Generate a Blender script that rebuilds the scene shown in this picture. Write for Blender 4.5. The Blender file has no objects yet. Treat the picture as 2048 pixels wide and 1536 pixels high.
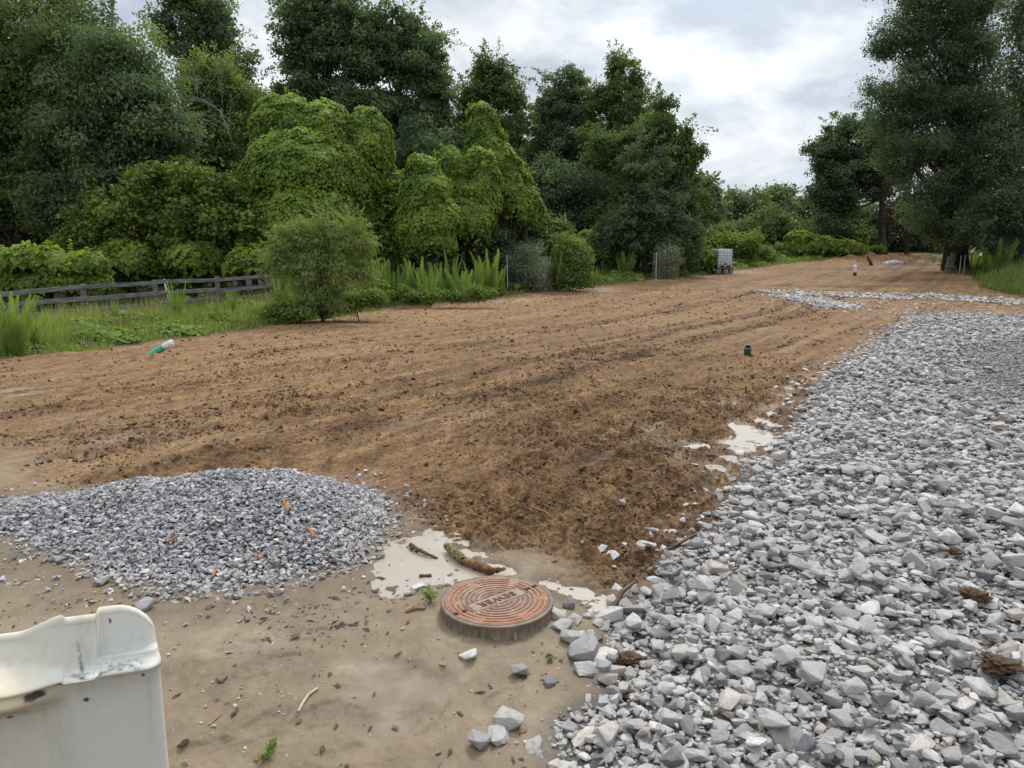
import bpy, bmesh, math
import numpy as np
from mathutils import Vector, Matrix

rng = np.random.default_rng(7)
scene = bpy.context.scene
COL = scene.collection
R = math.radians

# ------------------------------------------------------------------ camera geometry
CAM = np.array([0.0, 0.0, 1.85]); FPX = 1460.0; PITCH = R(9.83)
FWD = np.array([0, math.cos(PITCH), -math.sin(PITCH)])
UP = np.array([0, math.sin(PITCH), math.cos(PITCH)])
RT = np.array([1.0, 0, 0])

def ray(px, py):
    d = FWD + (px - 1024) / FPX * RT - (py - 768) / FPX * UP
    return d

def at_y(px, py, Y):
    d = ray(px, py)
    return CAM + d * (Y / d[1])

def proj(X, Y, Z):
    z = Y * FWD[1] + (Z - CAM[2]) * FWD[2]
    h = Y * UP[1] + (Z - CAM[2]) * UP[2]
    z = np.where(z < 0.05, 0.05, z)
    return 1024 + FPX * X / z, 768 - FPX * h / z

# ------------------------------------------------------------------ noise
def _hash(ix, iy, seed):
    h = (ix.astype(np.int64) * 374761393 + iy.astype(np.int64) * 668265263 + seed * 974634221) & 0xFFFFFFFF
    h = ((h ^ (h >> 13)) * 1274126177) & 0xFFFFFFFF
    h = ((h ^ (h >> 16)) * 2246822519) & 0xFFFFFFFF
    return (h ^ (h >> 15)) & 0xFFFF

def noise(x, y, seed=0):
    x = np.asarray(x, float); y = np.asarray(y, float)
    ix = np.floor(x); iy = np.floor(y); fx = x - ix; fy = y - iy
    u = fx * fx * fx * (fx * (fx * 6 - 15) + 10); v = fy * fy * fy * (fy * (fy * 6 - 15) + 10)
    def g(dx, dy):
        a = _hash(ix + dx, iy + dy, seed) * (2 * math.pi / 65536.0)
        return np.cos(a) * (fx - dx) + np.sin(a) * (fy - dy)
    a = g(0, 0); b = g(1, 0); c = g(0, 1); d = g(1, 1)
    a = a + (b - a) * u; c = c + (d - c) * u
    return (a + (c - a) * v) * 1.5

def fbm(x, y, seed=0, octv=4, gain=0.5):
    s = 0.0; a = 1.0
    for k in range(octv):
        s = s + a * noise(x * 2 ** k, y * 2 ** k, seed + 17 * k); a *= gain
    return s

def sstep(a, b, x):
    t = np.clip((np.asarray(x, float) - a) / (b - a), 0, 1)
    return t * t * (3 - 2 * t)

# ------------------------------------------------------------------ base terrain
DIRU = np.array([0.57, 0.822]); DIRU = DIRU / np.linalg.norm(DIRU)   # grading direction, along the fence
DIRV = np.array([-DIRU[1], DIRU[0]])                                  # towards the woods

def base_flat(X, Y):
    X = np.asarray(X, float); Y = np.asarray(Y, float)
    d = np.clip(Y - 22, 0, 56)
    return 0.0144 * d ** 1.3

_TS = np.concatenate([np.linspace(0.8, 30, 1500), np.linspace(30.05, 150, 2400)])
def gnd_on(px, py, f):
    d = ray(px, py)
    P = CAM + d * _TS[:, None]
    g = P[:, 2] - f(P[:, 0], P[:, 1])
    k = np.argmax(g < 0) if (g < 0).any() else len(_TS) - 1
    if k == 0: k = 1
    w = g[k - 1] / (g[k - 1] - g[k] + 1e-12) if g[k] < 0 else 1.0
    p = P[k - 1] + (P[k] - P[k - 1]) * w
    return np.array([p[0], p[1], float(f(p[:1], p[1:2])[0])])

def gnd0(px, py): return gnd_on(px, py, base_flat)

# edge of the grass verge (left), as across-distance v over along-distance u
_ge = np.array([gnd0(*p) for p in [(-500, 800), (-200, 745), (0, 716), (170, 699), (400, 671), (600, 645), (760, 618), (900, 601), (1010, 590),
                                   (1150, 577), (1300, 560), (1400, 549), (1500, 536), (1600, 524), (1690, 516)]])
_gu = _ge[:, :2] @ DIRU; _gv = _ge[:, :2] @ DIRV
_o = np.argsort(_gu); _gu = _gu[_o]; _gv = _gv[_o]

def verge_dist(X, Y):                       # >0 inside the verge
    u = X * DIRU[0] + Y * DIRU[1]; v = X * DIRV[0] + Y * DIRV[1]
    return v - np.interp(u, _gu, _gv)

def H0(X, Y):
    X = np.asarray(X, float); Y = np.asarray(Y, float)
    b = base_flat(X, Y)
    w = verge_dist(X, Y)
    return b - 0.35 * sstep(0.5, 9, w) * sstep(45, 22, Y) - 0.75 * sstep(3, 14, w) * sstep(30, 48, Y)

def gnd(px, py): return gnd_on(px, py, H0)

# right-hand verge
_re = np.array([gnd0(*p) for p in [(2300, 640), (2048, 594), (1980, 580), (1955, 565), (1950, 552), (1895, 543), (1880, 530), (1890, 522), (1930, 514)]])
def rverge_dist(X, Y):
    xe = np.interp(Y, _re[:, 1], _re[:, 0])
    return np.where(Y > _re[0, 1] - 4, X - xe, -5.0) - np.clip(_re[0, 1] - Y, 0, 9) * 2

# near mud boundary: Y below which the ground is smooth mud
_mp = np.array([gnd0(*p) for p in [(-500, 840), (0, 905), (130, 945), (300, 975), (600, 985), (790, 1050), (900, 1085), (1010, 1120), (1130, 1165), (1230, 1200), (1300, 1180), (1500, 1180)]])
def mud_mask(X, Y):
    yb = np.interp(X, _mp[:, 0], _mp[:, 1])
    n = 0.25 * fbm(X / 0.8, Y / 0.8, 91, 3)
    return sstep(0.45, -0.35, Y - yb + 1.5 * n) * (1 - .6 * sstep(-2.2, -3.5, X) * sstep(-1.2, .3, Y - yb))

# left edge of the coarse gravel bed
_gp = np.array([gnd0(*p) for p in [(1010, 1700), (1050, 1545), (1085, 1480), (1125, 1420), (1165, 1385), (1160, 1335), (1190, 1300), (1205, 1240), (1260, 1195), (1310, 1165), (1335, 1105),
                                   (1420, 1040), (1455, 985), (1530, 900), (1588, 845), (1612, 790), (1655, 745), (1705, 712), (1745, 687), (1785, 655), (1830, 634), (1835, 622)]])
_gp = _gp[np.argsort(_gp[:, 1])]
GY_END = float(_gp[-1, 1])
def gravel_in(X, Y):                         # metres inside the bed from its left edge
    xe = np.interp(Y, _gp[:, 1], _gp[:, 0])
    d = X - xe + 0.06 * noise(X / 0.35, Y / 0.35, 5)
    end = GY_END - 1.0 - 0.22 * np.clip(X - _gp[-1, 0], 0, 20) + 0.5 * noise(X / 1.2, Y / 1.2, 8)
    return np.minimum(d, (end - Y) * 0.8)

def gravel_h(X, Y):
    g = gravel_in(X, Y)
    h = 0.11 * sstep(-0.05, 0.55, g)
    return h + 0.035 * fbm(X / 1.3, Y / 1.3, 55, 2) * sstep(0.2, 0.8, g)

# gravel mound: ridge from a peak, dying away to the left
_pk = np.array([[-1.76, 4.85], [-2.05, 4.91], [-2.7, 5.02], [-3.35, 5.08], [-3.9, 5.12]]); _ph = np.array([0.42, 0.385, 0.27, 0.16, 0.085])
def mound_h(X, Y):
    X = np.asarray(X, float); Y = np.asarray(Y, float)
    best = np.full(X.shape, -9.0)
    for i in range(len(_pk) - 1):
        a, b = _pk[i], _pk[i + 1]; ab = b - a
        t = np.clip(((X - a[0]) * ab[0] + (Y - a[1]) * ab[1]) / (ab @ ab), 0, 1)
        dx = X - a[0] - t * ab[0]; dy = Y - a[1] - t * ab[1]
        r = np.sqrt(dx * dx * 1.15 + dy * dy + 0.03) - 0.13
        hh = _ph[i] + (_ph[i + 1] - _ph[i]) * t - 0.50 * r
        best = np.maximum(best, hh)
    return best + 0.035 * fbm(X / 0.5, Y / 0.5, 44, 3)

def ell(px, py, rx, ry):
    c = gnd0(px, py); a = gnd0(px + rx, py); b = gnd0(px, py - ry); b2 = gnd0(px, py + ry)
    return (c[0], c[1], abs(a[0] - c[0]), abs(b[1] - b2[1]) / 2)

PUD_A = [ell(*e) for e in [(800, 1125, 50, 55), (835, 1095, 75, 38), (905, 1120, 80, 36), (975, 1138, 55, 20), (1075, 1172, 55, 22), (1140, 1188, 60, 24), (1200, 1208, 34, 28), (860, 1140, 60, 22)]]
PUD_B = [ell(*e) for e in [(1508, 868, 42, 27), (1530, 845, 22, 12), (1480, 892, 34, 15), (1438, 936, 24, 12), (1466, 916, 26, 10), (1395, 890, 30, 5), (1545, 828, 16, 8)]]
SILT = [ell(*e) for e in [(820, 1368, 110, 42), (770, 1335, 60, 30), (780, 1448, 70, 35), (740, 1385, 60, 25)]]
PALE = [ell(*e) for e in [(1340, 880, 75, 14), (1380, 915, 75, 16), (1300, 855, 50, 8), (1450, 805, 55, 8), (1550, 815, 40, 10), (1420, 935, 40, 10), (10, 790, 60, 22),
                          (1180, 579, 80, 6), (1020, 600, 70, 5), (1320, 558, 60, 4), (1480, 545, 70, 4), (700, 1330, 60, 22)]]
def blobs(E, X, Y, a=1.0, b=0.45):
    m = np.zeros(np.shape(X))
    for cx, cy, rx, ry in E:
        near = (abs(X - cx) < 2.2 * rx) & (abs(Y - cy) < 2.2 * ry)
        if not near.any(): continue
        r = np.sqrt(((X[near] - cx) / rx) ** 2 + ((Y[near] - cy) / ry) ** 2)
        m[near] = np.maximum(m[near], sstep(a + 0.35, b, r))
    return m
WATER_A, WATER_B = -0.022, -0.016

BUMPS = [(*gnd0(312, 722)[:2], 0.55, 0.10), (*gnd0(1500, 716)[:2], 0.5, 0.06), (*gnd0(1900, 1000)[:2], 0.1, 0.0)]
for px, py, rr, hh in [(1700, 528, 2.2, 0.35), (1790, 524, 2.6, 0.45), (1850, 520, 2.5, 0.5), (1745, 517, 3.0, 0.35), (1680, 517, 3, 0.3)]:
    p = gnd0(px, py); BUMPS.append((p[0], p[1], rr, hh))

def vof(px, py):
    p = gnd0(px, py); return float(p[0] * DIRV[0] + p[1] * DIRV[1])
TRACKS = [(vof(740, 792), 0.26, 1.0), (vof(1000, 742) + 0.9, 0.22, 0.5), (vof(1120, 752), 0.24, 1.1), (vof(600, 742), 0.26, 0.7), (vof(430, 722), 0.22, 0.45), (vof(900, 690), 0.3, 0.5), (vof(420, 915), 0.26, 0.8)]

_prints = [(*gnd0(px, py)[:2], a, s) for px, py, a, s in [(560, 1330, .6, 1), (470, 1300, .5, 1), (650, 1420, .7, 1), (400, 1500, .4, .9), (860, 1420, 1.2, 1.0), (960, 1330, .9, .8), (720, 1500, .2, 1), (520, 1450, .8, .9), (1000, 1400, 1.0, .9), (620, 1270, .3, .8)]]
def MUDPRINT(X, Y):                          # trodden hollows
    h = np.zeros(X.shape)
    for cx, cy, a, s in _prints:
        near = (np.abs(X - cx) < .4) & (np.abs(Y - cy) < .4)
        if not near.any(): continue
        x, y = X[near] - cx, Y[near] - cy; c, sn = math.cos(a), math.sin(a)
        p, q = (x * c + y * sn) / (.15 * s), (-x * sn + y * c) / (.06 * s)
        r = np.sqrt(p * p + q * q) + .25 * noise(X[near] / .07, Y[near] / .07, 85)
        h[near] += -0.010 * sstep(1.05, .6, r) + 0.006 * np.exp(-((r - 1.2) / .18) ** 2)
    return h

def H(X, Y, cell=0.01, masks=None):
    X = np.asarray(X, float); Y = np.asarray(Y, float)
    cell = np.broadcast_to(cell, X.shape)
    mud, grass, grav = masks if masks is not None else (mud_mask(X, Y), sstep(-0.15, 0.35, verge_dist(X, Y)), sstep(-0.1, 0.15, gravel_in(X, Y)))
    field = (1 - mud) * (1 - grass) * (1 - grav)
    f = lambda L: sstep(1.1 * L, 0.35 * L, cell)          # leave out detail finer than the mesh there
    u = X * DIRU[0] + Y * DIRU[1]; v = X * DIRV[0] + Y * DIRV[1]
    z = H0(X, Y)
    wob = 0.35 * noise(X / 5, Y / 5, 31)
    big = 0.030 * fbm(X / 3.2, Y / 3.2, 3, 3)
    # rough, clod-strewn part versus bladed part
    rough = np.clip(0.45 + 0.8 * noise(X / 2.6, Y / 2.6, 12) + 0.75 * sstep(-2.2, -0.3, X - 0.12 * Y) * sstep(14, 8, Y) - 0.2 * sstep(-1.5, -4, X), 0.30, 1.25)
    bl = lambda L, s: np.abs(noise(X / L, Y / L, s))
    cl = 0.050 * (bl(0.30, 21) - 0.35) * f(0.15) + 0.050 * (bl(0.14, 22) - 0.35) * f(0.07) + 0.030 * (bl(0.065, 23) - 0.35) * f(0.045) + 0.009 * (bl(0.032, 24) - .3) * f(0.028)
    lump = sstep(0.18, 0.62, noise(X / 0.16, Y / 0.16, 27)) * 0.03 * f(0.08) + sstep(0.22, 0.6, noise(X / 0.075, Y / 0.075, 28)) * 0.016 * f(0.035)
    st = 0.020 * noise(u / 2.8, (v + wob) / 0.17, 41) * f(0.085) + 0.010 * noise(u / 1.6, (v + wob) / 0.06, 42) * f(0.03)
    fld = big + rough * (cl + lump) + (1.25 - rough) * st
    # cleat marks left all over by tracked machines, in lanes
    lane = np.clip(0.35 + 1.2 * noise(u / 6.0, (v + wob) / 0.55, 161), 0, 1)
    for wl_, am in ((0.15, 0.013), (0.30, 0.017), (0.62, 0.020)):
        ph = (u + 0.22 * v + 0.10 * noise(u / 1.1, v / 0.7, 163)) / wl_
        saw = np.abs((ph - np.floor(ph)) * 2 - 1) ** 2.2
        fld = fld + lane * am * saw * np.clip(0.5 + 1.1 * noise(u / 0.9, v / 0.35, 165), 0, 1.2) * f(wl_ * 0.55)
    for tv, hw, amt in TRACKS:
        d = v + 0.25 * wob - tv
        m = sstep(hw, hw * 0.7, np.abs(d)) * np.clip(0.5 + 1.3 * noise(u / 1.5, d / 0.7, 61), 0, 1) * amt
        cle = np.sin(2 * math.pi * (u + 0.25 * d + 0.03 * noise(u / .4, v / .4, 64)) / 0.15)
        fld = fld + m * (0.014 * cle * f(0.07) - 0.012) + amt * 0.020 * np.exp(-((np.abs(d) - hw * 1.05) / 0.05) ** 2) * f(0.05) * np.clip(0.5 + noise(u / .5, v / .3, 66), 0, 1.3)
    mu = 0.020 * fbm(X / 0.9, Y / 0.9, 71, 3) + 0.006 * noise(X / 0.16, Y / 0.16, 72) * f(0.08) + 0.0035 * noise(X / 0.045, Y / 0.045, 73) * f(0.02) + 0.0018 * noise(X / 0.018, Y / 0.018, 74) * f(0.01)
    mu = mu + 0.006 * (bl(0.07, 78) - .3) * f(0.035) * np.clip(.4 + noise(X / .6, Y / .6, 79), 0, 1) + MUDPRINT(X, Y)
    gr = 0.06 * fbm(X / 0.9, Y / 0.9, 81, 3) + 0.04 * sstep(0, 1, verge_dist(X, Y))
    z = z + field * fld + mud * (1 - grav) * mu + grass * gr
    z = z + np.where(grav > 0, gravel_h(X, Y) - 0.03 * grav, 0)
    for bx, by, br, bh in BUMPS:
        r = np.sqrt((X - bx) ** 2 + ((Y - by) * 0.8) ** 2)
        z = z + np.where(r < br * 1.6, bh * np.exp(-(r / br * 1.4) ** 2) * (1 + 0.9 * noise(X / (br * .35), Y / (br * .35), 9)), 0)
    pa = blobs(PUD_A, X, Y); pb = blobs(PUD_B, X, Y); si = blobs(SILT, X, Y)
    rag = 0.017 * fbm(X / 0.20, Y / 0.20, 101, 5, 0.62)
    z = z * (1 - 0.85 * np.maximum(pa, pb)) + pa * (-0.043 + 1.75 * rag) + pb * (-0.042 + 1.75 * rag)
    z = z * (1 - 0.7 * si) - 0.026 * si + 0.02 * np.clip(si * (1 - si) * 4, 0, 1) * np.clip(.3 + noise(X / .15, Y / .15, 83), 0, 1)
    # packed mud skirt round the manhole
    r = np.hypot(X - MAN[0], Y - MAN[1])
    sk = sstep(0.60, 0.29, r); z = z * (1 - sk) + sk * (0.040 + 0.006 * noise(X / .1, Y / .1, 6) + 0.004 * noise(X / .04, Y / .04, 8))
    return z

_d = ray(994, 1200); MAN = CAM + _d * ((0.10 - 1.85) / _d[2])

# ------------------------------------------------------------------ mesh + object helpers
def mesh_np(name, V, F, attrs=None, mat=None, smooth=False):
    V = np.ascontiguousarray(V, np.float32); F = np.ascontiguousarray(F, np.int32)
    me = bpy.data.meshes.new(name)
    n, k = F.shape
    me.vertices.add(len(V)); me.vertices.foreach_set('co', V.ravel())
    me.loops.add(n * k); me.loops.foreach_set('vertex_index', F.ravel())
    me.polygons.add(n); me.polygons.foreach_set('loop_start', np.arange(0, n * k, k, dtype=np.int32))
    me.polygons.foreach_set('use_smooth', np.full(n, bool(smooth)))
    me.update(calc_edges=True)
    for nm, a in (attrs or {}).items():
        at = me.attributes.new(nm, 'FLOAT', 'POINT'); at.data.foreach_set('value', np.ascontiguousarray(a, np.float32))
    if mat: me.materials.append(mat)
    return me

def link(name, me, parent=None, loc=None):
    o = bpy.data.objects.new(name, me); COL.objects.link(o)
    if parent is not None: o.parent = parent
    if loc is not None: o.location = loc
    return o

def tag(o, label=None, cat=None, group=None, kind=None):
    if label: o['label'] = label
    if cat: o['category'] = cat
    if group: o['group'] = group
    if kind: o['kind'] = kind
    return o

def empty(name, loc, label, cat, group=None, rz=0.0):
    o = bpy.data.objects.new(name, None); COL.objects.link(o); o.location = loc; o.rotation_euler = (0, 0, rz)
    o.empty_display_size = 0.2
    return tag(o, label, cat, group)

def copy_tree(o, parent=None):
    c = o.copy(); COL.objects.link(c)
    if parent is not None: c.parent = parent
    for ch in list(o.children): copy_tree(ch, c)
    return c

class MB:                                     # collects polygons for one mesh
    def __init__(s): s.v = []; s.f = []
    def add(s, V, F):
        n = len(s.v); s.v += [tuple(map(float, p)) for p in V]; s.f += [tuple(int(i) + n for i in q) for q in F]
    def box(s, c, sz, rot=None, jit=0.0):
        c = np.array(c, float); h = np.array(sz, float) / 2
        P = np.array([[x, y, z] for x in (-1, 1) for y in (-1, 1) for z in (-1, 1)], float) * h
        if jit: P = P + rng.normal(0, jit, P.shape)
        if rot is not None: P = P @ np.array(rot).T
        s.add(P + c, [(0, 1, 3, 2), (4, 6, 7, 5), (0, 4, 5, 1), (2, 3, 7, 6), (0, 2, 6, 4), (1, 5, 7, 3)])
    def tube(s, P, rad, n=6, cap=True):
        V, F = tube_np(np.array(P, float), np.array(rad, float), n)
        s.add(V, F)
        if cap:
            k = len(V); s.f.append(tuple(len(s.v) - k + i for i in range(n - 1, -1, -1))); s.f.append(tuple(len(s.v) - n + i for i in range(n)))
    def build(s, name, mat, parent=None, smooth=False, bevel=0.0, loc=None, angle=None):
        me = bpy.data.meshes.new(name); me.from_pydata(s.v, [], s.f); me.update()
        if bevel:
            bm = bmesh.new(); bm.from_mesh(me)
            bmesh.ops.bevel(bm, geom=bm.edges[:], offset=bevel, segments=2, affect='EDGES', profile=0.5)
            bm.to_mesh(me); bm.free()
        if smooth:
            me.polygons.foreach_set('use_smooth', np.full(len(me.polygons), True))
            if angle: me.set_sharp_from_angle(angle=R(angle))
        me.materials.append(mat)
        return link(name, me, parent, loc)

def tube_np(P, rad, n=6):
    m = len(P); T = np.gradient(P, axis=0); T /= np.linalg.norm(T, axis=1)[:, None] + 1e-9
    ref = np.array([0.31, 0.17, 0.93]) if abs(T[0][2]) < 0.9 else np.array([1.0, 0.2, 0.1])
    V = []
    for i in range(m):
        a = np.cross(T[i], ref); a /= np.linalg.norm(a) + 1e-9; b = np.cross(T[i], a)
        t = np.arange(n) * 2 * math.pi / n
        V.append(P[i] + rad[i] * (np.cos(t)[:, None] * a + np.sin(t)[:, None] * b))
    V = np.concatenate(V)
    F = []
    for i in range(m - 1):
        for j in range(n):
            F.append((i * n + j, i * n + (j + 1) % n, (i + 1) * n + (j + 1) % n, (i + 1) * n + j))
    return V, np.array(F)

def rotz(a): c, s = math.cos(a), math.sin(a); return np.array([[c, -s, 0], [s, c, 0], [0, 0, 1.0]])

def rand_rot(n, tilt):
    """n rotation matrices: random yaw, then a tilt of about `tilt` radians, random spin about z first."""
    a = rng.uniform(0, 2 * math.pi, n); b = rng.normal(0, tilt, n); c = rng.uniform(0, 2 * math.pi, n)
    ca, sa, cb, sb, cc, sc = np.cos(a), np.sin(a), np.cos(b), np.sin(b), np.cos(c), np.sin(c)
    o = np.zeros(n); l = np.ones(n)
    Rz = np.stack([np.stack([ca, -sa, o], 1), np.stack([sa, ca, o], 1), np.stack([o, o, l], 1)], 1)
    Rx = np.stack([np.stack([l, o, o], 1), np.stack([o, cb, -sb], 1), np.stack([o, sb, cb], 1)], 1)
    Rc = np.stack([np.stack([cc, -sc, o], 1), np.stack([sc, cc, o], 1), np.stack([o, o, l], 1)], 1)
    return Rz @ Rx @ Rc
# ------------------------------------------------------------------ materials
class N:
    def __init__(s, name):
        s.m = bpy.data.materials.new(name); s.m.use_nodes = True; s.t = s.m.node_tree
        s.t.nodes.clear(); s.out = s.n('ShaderNodeOutputMaterial')
    def n(s, typ, **kw):
        nd = s.t.nodes.new(typ)
        for k, v in kw.items(): setattr(nd, k, v)
        return nd
    def l(s, a, b): s.t.links.new(a, b)
    def val(s, sock, v):
        if hasattr(v, 'is_linked') or hasattr(v, 'links'): s.l(v, sock)
        else: sock.default_value = v
    def coord(s, kind='Object', scale=None):
        c = s.n('ShaderNodeTexCoord').outputs[kind]
        if scale is None: return c
        mp = s.n('ShaderNodeMapping'); s.l(c, mp.inputs[0]); mp.inputs['Scale'].default_value = scale
        return mp.outputs[0]
    def noise(s, vec, sc, det=4, rough=0.55, dist=0.0):
        nd = s.n('ShaderNodeTexNoise'); s.l(vec, nd.inputs['Vector'])
        nd.inputs['Scale'].default_value = sc; nd.inputs['Detail'].default_value = det; nd.inputs['Roughness'].default_value = rough; nd.inputs['Distortion'].default_value = dist
        return nd.outputs['Fac']
    def attr(s, name): 
        nd = s.n('ShaderNodeAttribute'); nd.attribute_name = name; return nd.outputs['Fac']
    def ramp(s, fac, stops):
        nd = s.n('ShaderNodeValToRGB'); s.l(fac, nd.inputs[0]); el = nd.color_ramp.elements
        while len(el) < len(stops): el.new(0.5)
        for e, (p, c) in zip(el, stops):
            e.position = p; e.color = (*c, 1) if len(c) == 3 else c
        return nd.outputs['Color']
    def rmp(s, fac, a, b, lo=0.0, hi=1.0):
        nd = s.n('ShaderNodeMapRange'); s.l(fac, nd.inputs[0])
        for i, v in enumerate((a, b, lo, hi)): nd.inputs[i + 1].default_value = v
        return nd.outputs[0]
    def mix(s, fac, a, b, mode='MIX'):
        nd = s.n('ShaderNodeMix', data_type='RGBA', blend_type=mode)
        s.val(nd.inputs[0], fac)
        for sock, v in ((nd.inputs[6], a), (nd.inputs[7], b)):
            if isinstance(v, tuple): sock.default_value = (*v, 1) if len(v) == 3 else v
            else: s.l(v, sock)
        return nd.outputs[2]
    def math(s, op, a, b=0.0, c=None):
        nd = s.n('ShaderNodeMath', operation=op)
        s.val(nd.inputs[0], a); s.val(nd.inputs[1], b)
        if c is not None: s.val(nd.inputs[2], c)
        return nd.outputs[0]
    def bump(s, h, strength=0.5, dist=0.01, nrm=None):
        nd = s.n('ShaderNodeBump'); s.l(h, nd.inputs['Height']); nd.inputs['Strength'].default_value = strength; nd.inputs['Distance'].default_value = dist
        if nrm is not None: s.l(nrm, nd.inputs['Normal'])
        return nd.outputs[0]
    def pbsdf(s, col, rough=0.6, spec=0.4, metal=0.0, nrm=None):
        nd = s.n('ShaderNodeBsdfPrincipled')
        if isinstance(col, tuple): nd.inputs['Base Color'].default_value = (*col, 1)
        else: s.l(col, nd.inputs['Base Color'])
        s.val(nd.inputs['Roughness'], rough); s.val(nd.inputs['Specular IOR Level'], spec); s.val(nd.inputs['Metallic'], metal)
        if nrm is not None: s.l(nrm, nd.inputs['Normal'])
        return nd
    def done(s, sh):
        s.l(sh.outputs[0] if hasattr(sh, 'outputs') else sh, s.out.inputs[0]); return s.m

def mat_leaf(name, dark, light, trans=0.35, rough=0.55, spec=0.18):
    m = N(name); t = m.attr('tint')
    wk = lambda q: (q[0] * 1.05, q[1] * 0.98, q[2] * 1.0)
    c = m.ramp(t, [(0.0, wk(dark)), (1.0, wk(light))])
    p = m.pbsdf(c, rough, spec)
    tr = m.n('ShaderNodeBsdfTranslucent')
    tc = m.mix(1.0, c, (1.25, 1.35, 0.55), 'MULTIPLY'); m.l(tc, tr.inputs[0])
    mx = m.n('ShaderNodeMixShader'); mx.inputs[0].default_value = trans
    m.l(p.outputs[0], mx.inputs[1]); m.l(tr.outputs[0], mx.inputs[2])
    return m.done(mx)

def mat_noise(name, stops, scale=8, rough=0.7, spec=0.3, bump=0.3, bdist=0.01, stretch=(1, 1, 1), metal=0.0, fine=6.0, randomize=0.0):
    m = N(name); v = m.coord('Object', stretch)
    n1 = m.noise(v, scale, 6, 0.62)
    c = m.ramp(n1, stops)
    if randomize:
        oi = m.n('ShaderNodeObjectInfo').outputs['Random']
        g = m.rmp(oi, 0, 1, 1 - randomize, 1 + randomize)
        mul = m.n('ShaderNodeCombineColor'); [m.l(g, mul.inputs[i]) for i in range(3)]
        c = m.mix(1.0, c, mul.outputs[0], 'MULTIPLY')
    b = m.bump(m.noise(v, scale * fine, 5, 0.6), bump, bdist)
    return m.done(m.pbsdf(c, rough, spec, metal, b))

def mat_stone(name, tint_attr=True, blue=0.0, scale=1.0, lo=0.20, hi=0.50):
    m = N(name); v = m.coord('Object')
    if tint_attr: t = m.attr('tint')
    else: t = m.n('ShaderNodeObjectInfo').outputs['Random']
    base = m.ramp(t, [(0.0, (lo * .55, lo * .57, lo * (.60 + blue))), (0.12, (lo, lo * (1 + blue * .3), lo * (1.0 + blue))), (0.55, ((lo + hi) / 2, (lo + hi) / 2 * (1 + blue * .3), (lo + hi) / 2 * (0.985 + blue))),
                      (0.9, (hi, hi * (1 + blue * .2), hi * (0.985 + blue))), (1.0, (hi * 1.25, hi * 1.25, hi * 1.25))])
    n1 = m.noise(v, 260 * scale, 3, 0.7); n2 = m.noise(v, 22 * scale, 5, 0.6, 0.6)
    sp = m.ramp(n1, [(0.32, (0.55, 0.55, 0.55)), (0.45, (0.93, 0.93, 0.93)), (0.56, (1.04, 1.04, 1.04)), (0.70, (1.28, 1.28, 1.28))])
    c = m.mix(1.0, base, sp, 'MULTIPLY')
    hue = m.math('FRACT', m.math('MULTIPLY', t, 37.0)); c = m.mix(1.0, c, m.ramp(hue, [(0.0, (0.98, 1.0, 1.02)), (0.55, (1.0, 1.0, 0.99)), (0.88, (1.03, 1.0, 0.96)), (1.0, (1.09, 1.0, 0.89))]), 'MULTIPLY')
    wav = m.n('ShaderNodeTexWave', wave_type='BANDS', bands_direction='Z'); m.l(v, wav.inputs[0])
    wav.inputs['Scale'].default_value = 14 * scale; wav.inputs['Distortion'].default_value = 9; wav.inputs['Detail'].default_value = 3
    bands = m.ramp(wav.outputs['Fac'], [(0.0, (0.80, 0.80, 0.80)), (0.5, (1.03, 1.03, 1.03)), (1.0, (1.08, 1.08, 1.08))])
    c = m.mix(0.6, c, m.mix(1.0, c, bands, 'MULTIPLY'))
    dust = m.rmp(n2, 0.52, 0.75, 0, 0.45); c = m.mix(dust, c, (0.34, 0.31, 0.262)); c = m.mix(1.0, c, (1.055, 1.0, 0.975), 'MULTIPLY')
    h = m.math('ADD', m.math('MULTIPLY', n1, 0.35), n2)
    b = m.bump(h, 0.6, 0.010)
    return m.done(m.pbsdf(c, 0.72, 0.3, 0, b))

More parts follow.
